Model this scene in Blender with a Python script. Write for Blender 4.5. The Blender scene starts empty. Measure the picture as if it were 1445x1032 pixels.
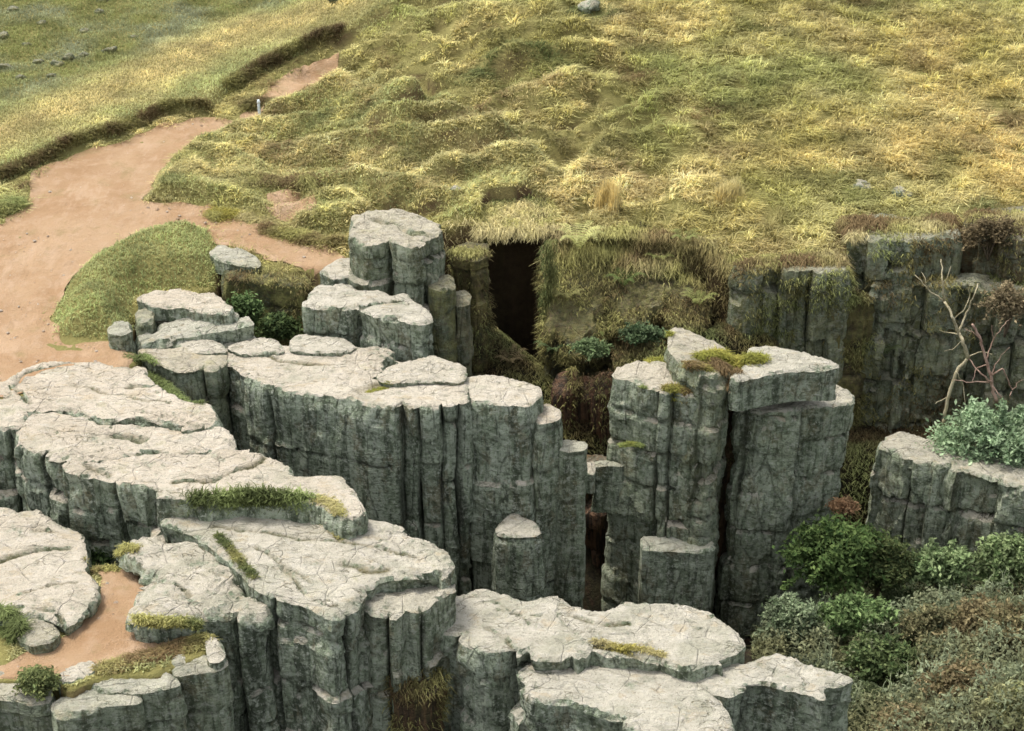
import bpy, math, random
import numpy as np
from mathutils import Vector
from mathutils.geometry import delaunay_2d_cdt
RNG = np.random.default_rng(7)
random.seed(7)
S = bpy.context.scene
COL = S.collection
# ------------------------------------------------------------------ camera
H, F, CX, CY, PITCH = 19.0, 2100.0, 722.5, 516.0, math.radians(27)
CP, SP = math.cos(PITCH), math.sin(PITCH)
cam = bpy.data.cameras.new('camera'); camo = bpy.data.objects.new('camera', cam); COL.objects.link(camo)
camo.location = (0, 0, H); camo.rotation_euler = (math.pi/2 - PITCH, 0, 0)
cam.sensor_width = 36; cam.lens = 36*F/1445; cam.clip_end = 3000; cam.clip_start = .5
S.camera = camo

def ray(px, py):
    a = (px - CX)/F; b = -(py - CY)/F
    return a, CP + b*SP, -SP + b*CP
def at(px, py, z):
    dx, dy, dz = ray(px, py); t = (z - H)/dz
    return np.array([dx*t, dy*t, z])
def atD(px, py, D):
    dx, dy, dz = ray(px, py); t = D/dy
    return np.array([dx*t, D, H + dz*t])
def proj(p):
    p = np.asarray(p, float); x = p[..., 0]; y = p[..., 1]; z = p[..., 2] - H
    f = y*CP - z*SP; u = y*SP + z*CP
    return CX + F*x/f, CY - F*u/f
# ------------------------------------------------------------------ noise
def _h(ix, iy, iz, s):
    with np.errstate(over='ignore'):
        n = (ix.astype(np.int64)*374761393 + iy.astype(np.int64)*668265263 + iz.astype(np.int64)*2147483647 + s*1274126177) & 0xffffffff
        n = ((n ^ (n >> 13))*1274126177) & 0xffffffff
        n = ((n ^ (n >> 16))*2246822519) & 0xffffffff
        n = n ^ (n >> 15)
    return (n & 0xffffff)/float(0x7fffff) - 1.0
def noise(x, y, z=0, s=0):
    x = np.asarray(x, float); y = np.asarray(y, float) + 0*x; z = np.asarray(z, float) + 0*x
    ix, iy, iz = np.floor(x), np.floor(y), np.floor(z)
    fx, fy, fz = x-ix, y-iy, z-iz
    fx = fx*fx*fx*(fx*(fx*6-15)+10); fy = fy*fy*fy*(fy*(fy*6-15)+10); fz = fz*fz*fz*(fz*(fz*6-15)+10)
    r = 0
    for a in (0, 1):
        for b in (0, 1):
            for c in (0, 1):
                w = (fx if a else 1-fx)*(fy if b else 1-fy)*(fz if c else 1-fz)
                r = r + w*_h(ix+a, iy+b, iz+c, s)
    return r
def fbm(x, y, z=0, s=0, o=3):
    r = 0; a = 1.0; t = 0
    for k in range(o):
        f = 2.03**k
        r = r + a*noise(x*f, y*f, np.asarray(z)*f, s+k*17); t += a; a *= .5
    return r/t*1.4
def sstep(a, b, x):
    t = np.clip((x-a)/(b-a), 0, 1); return t*t*(3-2*t)
def worley(x, y, sx, sy, s=0):
    X = np.asarray(x)/sx; Y = np.asarray(y)/sy; ix, iy = np.floor(X), np.floor(Y); best = np.full(X.shape, 9.); idv = np.zeros(X.shape)
    for a in (-1, 0, 1):
        for b in (-1, 0, 1):
            cx, cy = ix+a, iy+b
            jx = cx+.5+.42*_h(cx, cy, cx*0, s); jy = cy+.5+.42*_h(cx, cy, cx*0, s+9)
            d = np.hypot(X-jx, Y-jy); m = d < best
            best = np.where(m, d, best); idv = np.where(m, _h(cx, cy, cx*0, s+5), idv)
    return best, idv
def hummock(x, y):
    xx = x + .5*noise(x*.8, y*.8, 1, 903); yy = y + .35*noise(x*.8, y*.8, 2, 904)
    f, i = worley(xx, yy, 1.45, .95, 901); st = np.clip(.62+.9*fbm(x*.16, y*.22, 5, 905, 2)+.35*i, .1, 1.2)
    return f, st
def softplus(x, k=1.0): return np.logaddexp(0, x/k)*k
# ------------------------------------------------------------------ 2-D helpers
def seg_dist(P, A, B, want_t=False):
    d = B-A; L = max(1e-9, float(d@d))
    t = np.clip(((P-A)@d)/L, 0, 1)
    q = P - (A + t[:, None]*d)
    r = np.hypot(q[:, 0], q[:, 1])
    return (r, t) if want_t else r
def line_dist(P, L, closed=False):
    L = np.asarray(L, float); n = len(L); best = np.full(len(P), 1e9)
    for i in range(n if closed else n-1):
        best = np.minimum(best, seg_dist(P, L[i], L[(i+1) % n]))
    return best
def inside(P, L):
    L = np.asarray(L, float); c = np.zeros(len(P), bool); n = len(L); j = n-1
    for i in range(n):
        xi, yi = L[i]; xj, yj = L[j]
        if yi != yj:
            m = ((yi > P[:, 1]) != (yj > P[:, 1])) & (P[:, 0] < (xj-xi)*(P[:, 1]-yi)/(yj-yi)+xi)
            c ^= m
        j = i
    return c
def sdist(P, L):
    d = line_dist(P, L, True); return np.where(inside(P, L), d, -d)
# ------------------------------------------------------------------ terrain heights
def zup_base(x, y):
    x = np.asarray(x, float); y = np.asarray(y, float)
    s = sstep(-10, 2, x + .12*(y-46))
    z = .13*softplus(y-39, .8) + s*.2*softplus(y-43, 1.2)
    far = softplus(y-85, 6)                # the moor flattens out far beyond
    return z - far*(.12 + s*.2)
def G(px, py):
    dx, dy, dz = ray(px, py)
    t = np.linspace(24, 120, 1600)
    g = H + dz*t - zup_base(dx*t, dy*t)
    i = int(np.argmax(g < 0)); i = max(i, 1)
    u = t[i-1] + (t[i]-t[i-1])*g[i-1]/(g[i-1]-g[i]+1e-9)
    return np.array([dx*u, dy*u])
def GP(pts): return np.array([G(*p) for p in pts])
ZLL = -1.35
def LP(pts, z=ZLL): return np.array([at(px, py, z)[:2] for px, py in pts])

PATH_PX = [(-70,322),(0,313),(34,292),(40,252),(74,233),(126,209),(170,198),(213,181),(258,169),(300,166),(332,170),(350,174),(322,186),(290,196),(262,210),(238,232),(216,262),(204,283),
           (250,284),(298,290),(318,305),(350,316),(400,332),(450,347),(490,360),(500,374),(480,388),(435,384),(375,362),(330,350),(298,340),(294,322),(240,320),(190,335),(140,360),(100,395),(80,430),(74,460),(86,477),(140,484),(190,490),(215,500),(215,520),(120,540),(0,560),(-70,560)]
PATH = GP(PATH_PX)
PATH2 = GP([(330,176),(345,160),(372,134),(393,112),(432,90),(478,74),(474,92),(446,110),(414,134),(388,150),(362,176),(345,184)])
SOILP = GP([(370,280),(400,272),(438,284),(446,306),(420,318),(385,312)])
BANK = GP([(-90,285),(-30,272),(0,264),(35,243),(70,229),(126,204),(167,194),(209,176),(244,163),(297,161),(321,135),(366,107),(401,89),(454,64),(487,58),(560,20)])
MOUND = GP([(75,468),(80,430),(100,395),(140,360),(190,335),(240,322),(296,325),(305,350),(322,385),(322,405),(240,408),(190,418),(186,440),(190,482),(140,478),(85,474)])
ISLE = GP([(206,282),(226,240),(265,206),(330,182),(345,172),(400,140),(470,105),(640,130),(800,250),(700,322),(600,305),(560,298),(500,322),(470,335),(420,326),(380,316),(330,292),(300,287)])
UPP = GP([(-300,560),(-20,575),(60,560),(120,540),(200,520),(196,498),(196,455),(215,428),(310,412),(318,385),(335,376),(420,390),(470,385),(500,370),(520,345),(600,340),(632,330),(688,328),(690,286),(760,284),(766,332),(800,338),(870,335),(945,345),(1000,350),(1050,375),(1188,375),(1195,335),(1300,345),(1350,330),(1450,345),(1900,360)])
UPP = np.vstack([UPP, [[400, 70], [400, 900], [-400, 900], [-400, 40]]])
LLP = LP([(-300,770),(60,800),(125,798),(150,795),(205,797),(240,840),(300,880),(312,905),(305,922),(285,936),(240,952),(225,962),(130,968),(118,980),(90,988),(72,968),(-300,970)])
PATHL = LP([(-70,925),(0,936),(40,922),(78,906),(100,885),(122,865),(141,838),(136,812),(134,803),(170,799),(202,803),(206,826),(192,866),(230,884),(262,893),(296,903),(285,915),(235,925),(180,938),(120,952),(40,956),(-70,962)])
PITC = [(780,378,.5),(860,378,.7),(950,380,.7),(1010,395,-.8),(800,440,-.7),(870,440,-.8),(930,440,-.8),(1000,450,-2.2),(780,520,-2.4),(850,510,-2.1),(900,480,-1.6),(960,470,-2),
        (775,600,-4),(840,600,-3.7),(820,650,-5.2),(840,700,-7.5),(845,780,-11),(840,850,-13),(820,740,-10),(870,760,-11),(850,640,-6),(720,330,-7),(720,380,-8),(720,440,-8.5),(720,540,-9),(700,850,-9.5),(850,850,-10),(950,860,-10),(1060,885,-9),(620,850,-9),
        (350,640,-5),(420,690,-6),(600,900,-9),(1150,850,-8.3),(1250,830,-7.4),(1400,815,-6.6),(1200,950,-6.5),(1300,930,-5.6),(1430,930,-4.7),(1300,1020,-5),(1440,1010,-3.8),(1560,1000,-3.2),(1180,1020,-6.3),
        (1230,600,-5),(1400,600,-4.5),(1250,470,-3),(1400,470,-3),(1130,500,-4),(340,1000,-8),(420,1030,-8),(560,1000,-5.5),(590,960,-5.5),(700,1020,-8),(900,1030,-8),(145,770,-3.2),(60,690,-3),(380,450,-2.5),(420,480,-3),(660,450,-4),(600,450,-3),(40,1030,-6),(200,1020,-7)]
_pc = np.array([at(*p) for p in PITC])
def zpit(x, y):
    d2 = (x[:, None]-_pc[None, :, 0])**2 + (y[:, None]-_pc[None, :, 1])**2 
    w = np.exp(-d2/(2*1.25**2)) + 1e-7/(d2+.5)**2
    return (w*_pc[None, :, 2]).sum(1)/w.sum(1)
def zup(P):
    x, y = P[:, 0], P[:, 1]
    z = zup_base(x, y)
    # turf bank above the path: signed side of the bank line
    d = line_dist(P, BANK)
    poly = np.vstack([BANK, [[-10, 120], [-60, 120], [-60, BANK[0, 1]-3]]])
    sd = np.where(inside(P, poly), d, -d)
    fade = sstep(-30, -20, x)*(1-sstep(66, 74, y))
    wob = .25*noise(x*.9, y*.9, 3)
    z = z + .4*fade*sstep(-.05, .34, sd+.6*wob)*(1-.55*sstep(2, 9, sd))
    sm = sdist(P, MOUND); z = z + .55*sstep(0, 1.1, sm+.15*noise(x*1.5, y*1.5, 9)) + .12*sstep(0, .3, sm)
    si = sdist(P, ISLE); z = z + .42*sstep(0, .5, si+.2*noise(x*1.2, y*1.2, 5))*(1-sstep(3.0, 8, si))
    # sheep terracettes and hummocks on the hill
    hill = sstep(-14, -8, x+.25*(y-50))*sstep(.3, 1.6, sdist(P, UPP))*sstep(0, 1.2, si+6*sstep(-7, -3, x)+3*sstep(55, 58, y))*(1-inside(P, poly)*1.0)*(1-sstep(75, 95, y))
    w = noise(x*.16, y*.22, 1)*2.4 + noise(x*.5, y*.6, 2)*.7
    ph = (y + w)/1.7; fr = ph - np.floor(ph)
    ter = np.where(fr < .72, fr/.72, (1-fr)/.28)
    amp = .5+.5*noise(x*.12, y*.2, 7)
    z = z - hill*.78*(1-.62*sstep(0, 8, x))*(1-ter)*np.clip(.45+amp*.8, 0, 1.2)
    z = z + hill*(.22*fbm(x*.5, y*.7, 4, 3) + .08*fbm(x*1.7, y*2.2, 4, 8))
    hf, hs = hummock(x, y); z = z + hill*hs*.30*(1-np.clip(hf/.72, 0, 1)**2)*(.65+.35*sstep(-8, 2, x))
    z = z + (1-hill)*.04*fbm(x*.8, y*.8, 2, 2)
    su_ = sdist(P, UPP); z = z - np.clip(.75+1.1*noise(x*.55, y*.4, 15), .1, 1.5)*(1-sstep(-.2, 2.2, su_))*sstep(1.2, 2.2, x)*(1-sstep(8.2, 9.5, x))*sstep(40, 42, y)
    z = z + .7*noise(x*.13, y*.13, 11)*sstep(44, 52, y)*sstep(-4, 3, x)
    on = np.maximum(sdist(P, PATH), np.maximum(sdist(P, PATH2), sdist(P, SOILP)))
    return z - .07*sstep(-.02, .12, on), hill, on
def terrain(P):
    n = len(P); z = np.zeros(n); pit = np.zeros(n); hill = np.zeros(n)
    for i in range(0, n, 40000):
        Q = P[i:i+40000]; x, y = Q[:, 0], Q[:, 1]
        zp = zpit(x, y) + .22*fbm(x*.8, y*.8, 1, 21) + .1*fbm(x*2.2, y*2.2, 1, 22)
        zu, hl, on = zup(Q)
        su = sstep(-.14, .14, sdist(Q, UPP) + .22*noise(x*1.4, y*1.4, 6))
        zz = zp*(1-su) + zu*su
        sl = sstep(-.12, .12, sdist(Q, LLP))
        zz = zz*(1-sl) + (ZLL - .06*sstep(0, .1, sdist(Q, PATHL)) + .03*fbm(x, y, 2, 2))*sl
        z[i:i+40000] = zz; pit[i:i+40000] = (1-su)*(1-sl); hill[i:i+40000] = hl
    return z, pit, hill
def axis(a, b, st, far, n):
    core = np.arange(a, b+1e-6, st); g = (np.linspace(0, 1, n+1)[1:])**2.2*far
    return np.concatenate([a-g[::-1], core, b+g])
GX = axis(-24, 24, .17, 280, 26); GY = axis(19, 73, .17, 17, 10); GY = np.concatenate([GY[GY < 73.01], 73+(np.linspace(0, 1, 31)[1:])**2.2*700])
XX, YY = np.meshgrid(GX, GY)
PG = np.stack([XX.ravel(), YY.ravel()], 1)
ZG, PITG, HILLG = terrain(PG)
Z2 = ZG.reshape(len(GY), len(GX)); PIT2 = PITG.reshape(Z2.shape); HILL2 = HILLG.reshape(Z2.shape)
def samp(A, x, y):
    i = np.clip(np.searchsorted(GX, x)-1, 0, len(GX)-2); j = np.clip(np.searchsorted(GY, y)-1, 0, len(GY)-2)
    u = (x-GX[i])/(GX[i+1]-GX[i]); v = (y-GY[j])/(GY[j+1]-GY[j])
    return (A[j, i]*(1-u)+A[j, i+1]*u)*(1-v) + (A[j+1, i]*(1-u)+A[j+1, i+1]*u)*v
# ------------------------------------------------------------------ materials
def newmat(name):
    m = bpy.data.materials.new(name); m.use_nodes = True; nt = m.node_tree; nt.nodes.clear()
    return m, nt
class NT:
    def __init__(s, nt): s.nt = nt
    def n(s, t, **k):
        d = s.nt.nodes.new(t)
        for a, b in k.items():
            if a == 'ins':
                for q, v in b.items():
                    if hasattr(v, 'is_linked'): s.nt.links.new(v, d.inputs[q])
                    else: d.inputs[q].default_value = v
            else: setattr(d, a, b)
        return d
    def noise(s, vec, scale, detail=4, rough=.6):
        return s.n('ShaderNodeTexNoise', ins={'Vector': vec, 'Scale': scale, 'Detail': detail, 'Roughness': rough}).outputs['Fac']
    def mapr(s, v, a, b, c=0, d=1):
        return s.n('ShaderNodeMapRange', interpolation_type='SMOOTHSTEP', ins={'Value': v, 'From Min': a, 'From Max': b, 'To Min': c, 'To Max': d}).outputs['Result']
    def mix(s, f, a, b):
        m = s.n('ShaderNodeMix', data_type='RGBA')
        for q, v in ((0, f), (6, a), (7, b)):
            if hasattr(v, 'is_linked'): s.nt.links.new(v, m.inputs[q])
            else: m.inputs[q].default_value = v if q == 0 else (*v, 1)
        return m.outputs[2]
    def math(s, op, a, b=0.0, clamp=False):
        m = s.n('ShaderNodeMath', operation=op, use_clamp=clamp)
        for q, v in ((0, a), (1, b)):
            if hasattr(v, 'is_linked'): s.nt.links.new(v, m.inputs[q])
            else: m.inputs[q].default_value = v
        return m.outputs[0]
    def scale(s, vec, v):
        return s.n('ShaderNodeVectorMath', operation='MULTIPLY', ins={0: vec, 1: v}).outputs[0]
    def attr(s, name, kind='GEOMETRY'):
        return s.n('ShaderNodeAttribute', attribute_name=name, attribute_type=kind)
    def out(s, col, rough=.9, bump=None, bstr=.5, bdist=.05, trans=0):
        p = s.n('ShaderNodeBsdfPrincipled', ins={'Base Color': col, 'Roughness': rough, 'Specular IOR Level': .15})
        if bump is not None:
            b = s.n('ShaderNodeBump', ins={'Height': bump, 'Strength': bstr, 'Distance': bdist})
            s.nt.links.new(b.outputs[0], p.inputs['Normal'])
        o = s.n('ShaderNodeOutputMaterial'); sh = p.outputs[0]
        if trans:
            t = s.n('ShaderNodeBsdfTranslucent', ins={'Color': col})
            m = s.n('ShaderNodeMixShader', ins={0: trans, 1: sh, 2: t.outputs[0]}); sh = m.outputs[0]
        s.nt.links.new(sh, o.inputs[0])

def mat_rock():
    m, nt = newmat('limestone'); k = NT(nt)
    pos = k.n('ShaderNodeTexCoord').outputs['Object']
    nz = k.n('ShaderNodeSeparateXYZ', ins={0: k.n('ShaderNodeNewGeometry').outputs['Normal']}).outputs[2]
    n1 = k.noise(pos, .55, 4); n2 = k.noise(pos, 2.2, 5, .65); n3 = k.noise(pos, 9, 4, .7); n5 = k.noise(pos, 28, 3, .7)
    st = k.noise(k.scale(pos, (2.6, 2.6, .28)), 1.3, 5, .7)
    st2 = k.noise(k.scale(pos, (7, 7, .5)), 1.0, 4, .7)
    moss = k.attr('moss', 'OBJECT').outputs['Fac']; warm = k.attr('warm', 'OBJECT').outputs['Fac']; pale = k.attr('pale', 'OBJECT').outputs['Fac']; brown = k.attr('brown', 'OBJECT').outputs['Fac']
    # weathered, trodden upper faces
    dpos = k.n('ShaderNodeVectorMath', operation='ADD', ins={0: pos, 1: k.scale(k.n('ShaderNodeTexNoise', ins={'Vector': pos, 'Scale': 1.6, 'Detail': 4}).outputs['Color'], (.9, .9, .5))}).outputs[0]
    cn = k.noise(k.scale(pos, (.55, .95, .7)), 1.0, 4, .55); cn2 = k.noise(k.scale(pos, (1.5, 2.1, 1.6)), 1.0, 3, .5)
    c1 = k.mapr(k.math('ABSOLUTE', k.math('SUBTRACT', cn, .5)), .0, .0055, 1, 0)
    c2 = k.mapr(k.math('ABSOLUTE', k.math('SUBTRACT', cn2, .47)), .0, .008, 1, 0)
    crack = k.math('MAXIMUM', k.math('MULTIPLY', c1, k.mapr(k.noise(pos, .9, 3), .40, .55)), k.math('MULTIPLY', c2, k.mapr(k.noise(pos, .7, 3), .58, .68)))
    dp2 = k.n('ShaderNodeVectorMath', operation='ADD', ins={0: pos, 1: k.scale(k.n('ShaderNodeTexNoise', ins={'Vector': pos, 'Scale': 1.2, 'Detail': 3}).outputs['Color'], (.10, .10, .3))}).outputs[0]
    vjo = k.n('ShaderNodeTexVoronoi', feature='DISTANCE_TO_EDGE', ins={'Vector': k.scale(dp2, (1.3, 1.3, .3)), 'Scale': 1.0}).outputs['Distance']
    fine = k.math('MULTIPLY', k.mapr(vjo, .0, .035, 1, 0), k.mapr(k.noise(pos, 1.3, 3), .38, .56))
    vj2 = k.n('ShaderNodeTexVoronoi', feature='DISTANCE_TO_EDGE', ins={'Vector': k.scale(dp2, (2.6, 2.6, 4.5)), 'Scale': 1.0}).outputs['Distance']
    fine2 = k.math('MULTIPLY', k.mapr(vj2, .0, .05, 1, 0), k.mapr(k.noise(pos, 2.1, 3), .52, .62))
    lam = k.noise(k.scale(pos, (1.2, 3.2, 6)), 2.2, 5, .7)
    top = k.mix(k.mapr(n2, .3, .7), (.39, .37, .295), (.55, .52, .425))
    topw = k.mix(k.mapr(n1, .3, .72), (.49, .42, .32), (.60, .535, .43))
    top = k.mix(warm, top, topw)
    top = k.mix(k.math('MULTIPLY', k.mapr(lam, .5, .68), .5), top, (.60, .56, .50))
    top = k.mix(k.math('MULTIPLY', k.mapr(lam, .48, .34), .42), top, (.25, .24, .20))
    top = k.mix(k.math('MULTIPLY', k.mapr(n3, .56, .72), .45), top, (.27, .28, .23))
    top = k.mix(k.math('MULTIPLY', k.mapr(n5, .58, .66), .75), top, (.13, .125, .10))
    top = k.mix(k.math('MULTIPLY', k.mapr(k.noise(pos, 1.1, 5, .7), .58, .72), .5), top, (.30, .28, .15))
    top = k.mix(k.math('MULTIPLY', k.mapr(k.noise(pos, .75, 5, .65), .52, .66), .45), top, (.30, .30, .215))
    top = k.mix(k.math('MULTIPLY', k.mapr(k.noise(k.scale(pos, (1, 1.4, 1)), 1.7, 5, .7), .55, .66), .4), top, (.42, .33, .20))
    top = k.mix(k.math('MULTIPLY', crack, .6), top, (.16, .15, .085))
    # damp lichened sides
    n4 = k.noise(pos, 5.5, 5, .7); n6 = k.noise(k.scale(pos, (1, 1, .55)), 1.5, 5, .72)
    stw = k.noise(k.scale(pos, (1.3, 1.3, .13)), 1.5, 4, .65)
    side = k.mix(k.mapr(n2, .38, .62), (.255, .305, .20), (.40, .455, .325))
    side = k.mix(k.math('MULTIPLY', k.mapr(stw, .50, .60), .6), side, (.48, .53, .40))
    side = k.mix(k.math('MULTIPLY', k.mapr(stw, .48, .38), .9), side, (.09, .108, .072))
    side = k.mix(k.math('MULTIPLY', k.mapr(n6, .53, .62), .7), side, (.23, .205, .125))
    side = k.mix(k.math('MULTIPLY', k.mapr(st2, .53, .62), .8), side, (.075, .09, .06))
    side = k.mix(k.math('MULTIPLY', k.mapr(n4, .515, .60), .6), side, (.47, .505, .39))
    side = k.mix(k.math('MULTIPLY', k.mapr(n4, .475, .40), .6), side, (.10, .125, .075))
    side = k.mix(k.math('MULTIPLY', k.mapr(n3, .55, .62), .7), side, (.54, .565, .46))
    side = k.mix(k.math('MULTIPLY', k.mapr(n3, .44, .37), .6), side, (.06, .065, .045))
    side = k.mix(k.math('MULTIPLY', k.mapr(n5, .58, .70), .5), side, (.07, .075, .055))
    side = k.mix(k.math('MULTIPLY', k.math('MAXIMUM', k.math('MULTIPLY', fine, .55), k.math('MULTIPLY', fine2, .6)), .75), side, (.045, .048, .035))
    side = k.mix(k.math('MULTIPLY', k.attr('seam').outputs['Fac'], .9), side, (.035, .036, .026))
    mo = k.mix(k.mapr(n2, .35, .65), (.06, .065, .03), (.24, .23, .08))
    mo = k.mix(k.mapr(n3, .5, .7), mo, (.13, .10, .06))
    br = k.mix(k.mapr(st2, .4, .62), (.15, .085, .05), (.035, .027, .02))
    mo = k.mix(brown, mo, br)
    mm = k.math('MULTIPLY', k.mapr(k.math('ADD', k.math('MULTIPLY', n1, .5), k.math('MULTIPLY', n3, .5)), .36, .58), 1.0)
    mm = k.math('MULTIPLY', moss, k.math('ADD', mm, moss), True)
    side = k.mix(mm, side, mo)
    f = k.math('ADD', nz, k.math('ADD', k.math('MULTIPLY', k.math('SUBTRACT', n2, .5), 1.1), k.math('MULTIPLY', k.math('SUBTRACT', n4, .5), 1.1)))
    f = k.mapr(f, .50, .92)
    topm = k.mix(k.math('MULTIPLY', mm, .9), top, mo)
    topm = k.mix(k.math('SUBTRACT', 1, pale), topm, k.mix(.5, side, topm))
    col = k.mix(f, side, topm)
    dirt = k.attr('dirt').outputs['Fac']
    col = k.mix(k.math('MULTIPLY', dirt, k.mapr(n3, .3, .55, .55, 1)), col, k.mix(n2, (.085, .085, .035), (.17, .14, .06)))
    bump = k.math('ADD', k.math('MULTIPLY', n3, .8), k.math('MULTIPLY', k.noise(pos, 24, 5, .75), .5))
    bump = k.math('ADD', bump, k.math('MULTIPLY', lam, 1.1))
    bump = k.math('SUBTRACT', bump, k.math('MULTIPLY', k.math('MAXIMUM', crack, fine), .5))
    k.out(col, .95, bump, 1.0, .11)
    return m
def mat_terrain():
    m, nt = newmat('moorland_ground'); k = NT(nt)
    pos = k.n('ShaderNodeTexCoord').outputs['Object']
    nz = k.n('ShaderNodeSeparateXYZ', ins={0: k.n('ShaderNodeNewGeometry').outputs['Normal']}).outputs[2]
    n1 = k.noise(pos, .5, 4); n2 = k.noise(pos, 3, 5, .7); n3 = k.noise(pos, 14, 3, .7)
    g = k.mix(n2, (.08, .085, .025), (.22, .20, .07))
    g = k.mix(k.math('MULTIPLY', n1, .6), g, (.25, .21, .08))
    soil = k.mix(n2, (.05, .035, .02), (.15, .10, .05))
    c = k.mix(k.mapr(nz, .38, .75), soil, g)
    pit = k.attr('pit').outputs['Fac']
    pc = k.mix(k.mapr(n2, .35, .65), (.014, .012, .008), (.032, .028, .014))  # pit floor soil blackened to stand in for deep shade
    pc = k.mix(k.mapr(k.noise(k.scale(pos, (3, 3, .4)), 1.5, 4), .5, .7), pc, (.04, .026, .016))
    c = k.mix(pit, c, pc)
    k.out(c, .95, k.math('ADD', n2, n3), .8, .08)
    return m
def mat_path():
    m, nt = newmat('worn_sandy_soil'); k = NT(nt)
    pos = k.n('ShaderNodeTexCoord').outputs['Object']
    n1 = k.noise(pos, .35, 4); n2 = k.noise(pos, 2.5, 5, .65); n3 = k.noise(pos, 22, 3, .7)
    c = k.mix(k.mapr(n1, .35, .65), (.295, .185, .10), (.36, .245, .145))
    c = k.mix(k.math('MULTIPLY', k.mapr(n2, .45, .7), .5), c, (.40, .285, .19))
    c = k.mix(k.math('MULTIPLY', k.mapr(n3, .55, .7), .5), c, (.22, .13, .075))
    c = k.mix(k.math('MULTIPLY', k.mapr(k.noise(pos, 1.2, 5, .7), .54, .68), .55), c, (.24, .18, .085))
    c = k.mix(k.math('MULTIPLY', k.mapr(k.noise(k.scale(pos, (1.5, .5, 1)), .9, 5, .75), .5, .66), .5), c, (.42, .30, .20))
    k.out(c, .95, k.math('ADD', n2, k.math('MULTIPLY', n3, .6)), .9, .1)
    return m
def mat_col(name, trans=.0, rough=.85):
    m, nt = newmat(name); k = NT(nt)
    c = k.attr('Col').outputs['Color']
    pos = k.n('ShaderNodeTexCoord').outputs['Object']
    n = k.noise(pos, 7, 3)
    c2 = k.n('ShaderNodeHueSaturation', ins={'Color': c, 'Value': k.mapr(n, .3, .7, .8, 1.2)}).outputs[0]
    k.out(c2, rough, trans=trans)
    return m
def mat_wood(name, a, b):
    m, nt = newmat(name); k = NT(nt)
    pos = k.n('ShaderNodeTexCoord').outputs['Object']
    n = k.noise(k.scale(pos, (6, 6, 1.5)), 3, 4)
    k.out(k.mix(k.mapr(n, .35, .65), a, b), .85, n, .5, .02)
    return m
M_ROCK, M_TER, M_PATH = mat_rock(), mat_terrain(), mat_path()
M_GRASS, M_LEAF, M_FERN = mat_col('grass_blades', .42), mat_col('leaves', .3), mat_col('fern_fronds', .25)
M_BARK, M_PINKBARK = mat_wood('bleached_bark', (.28, .24, .14), (.45, .40, .27)), mat_wood('reddish_bark', (.27, .17, .125), (.40, .28, .215))
M_DARKBARK = mat_wood('dark_bark', (.05, .04, .025), (.12, .09, .06))
M_PAINT = mat_wood('white_paint', (.55, .62, .62), (.75, .78, .76))
# ------------------------------------------------------------------ mesh + object helpers
def mesh_np(name, V, faces, smooth=True):
    """faces: list of int arrays (n,3) / (n,4)"""
    me = bpy.data.meshes.new(name)
    V = np.asarray(V, np.float32); me.vertices.add(len(V)); me.vertices.foreach_set('co', V.ravel())
    li = np.concatenate([f.ravel() for f in faces]).astype(np.int32)
    tot = np.concatenate([np.full(len(f), f.shape[1], np.int32) for f in faces])
    st = np.concatenate([[0], np.cumsum(tot)[:-1]]).astype(np.int32)
    me.loops.add(len(li)); me.loops.foreach_set('vertex_index', li)
    me.polygons.add(len(tot)); me.polygons.foreach_set('loop_start', st); me.polygons.foreach_set('loop_total', tot)
    me.polygons.foreach_set('use_smooth', np.full(len(tot), smooth, bool))
    me.update(calc_edges=True); me.validate()
    return me
def vattr(me, name, v):
    a = me.attributes.new(name, 'FLOAT', 'POINT'); a.data.foreach_set('value', np.asarray(v, np.float32))
def vcol(me, c):
    c = np.asarray(c, np.float32); a = me.attributes.new('Col', 'FLOAT_COLOR', 'POINT')
    a.data.foreach_set('color', np.concatenate([c, np.ones((len(c), 1), np.float32)], 1).ravel())
def link(name, me, mat, parent=None, label=None, cat=None, group=None, kind=None, loc=None):
    o = bpy.data.objects.new(name, me); COL.objects.link(o)
    if me is not None: me.materials.append(mat)
    if loc is not None: o.location = loc
    if parent is not None: o.parent = parent
    for a, b in (('label', label), ('category', cat), ('group', group), ('kind', kind)):
        if b: o[a] = b
    return o
def empty(name, loc, label, cat, group=None):
    o = bpy.data.objects.new(name, None); COL.objects.link(o); o.location = loc; o.empty_display_size = .2
    o['label'] = label; o['category'] = cat
    if group: o['group'] = group
    return o
# ------------------------------------------------------------------ ground sheets
nx, ny = len(GX), len(GY)
idx = np.arange(nx*ny).reshape(ny, nx)
q = np.stack([idx[:-1, :-1].ravel(), idx[:-1, 1:].ravel(), idx[1:, 1:].ravel(), idx[1:, :-1].ravel()], 1)
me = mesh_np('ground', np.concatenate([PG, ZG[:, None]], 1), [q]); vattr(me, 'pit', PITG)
link('ground', me, M_TER, kind='structure')

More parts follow.
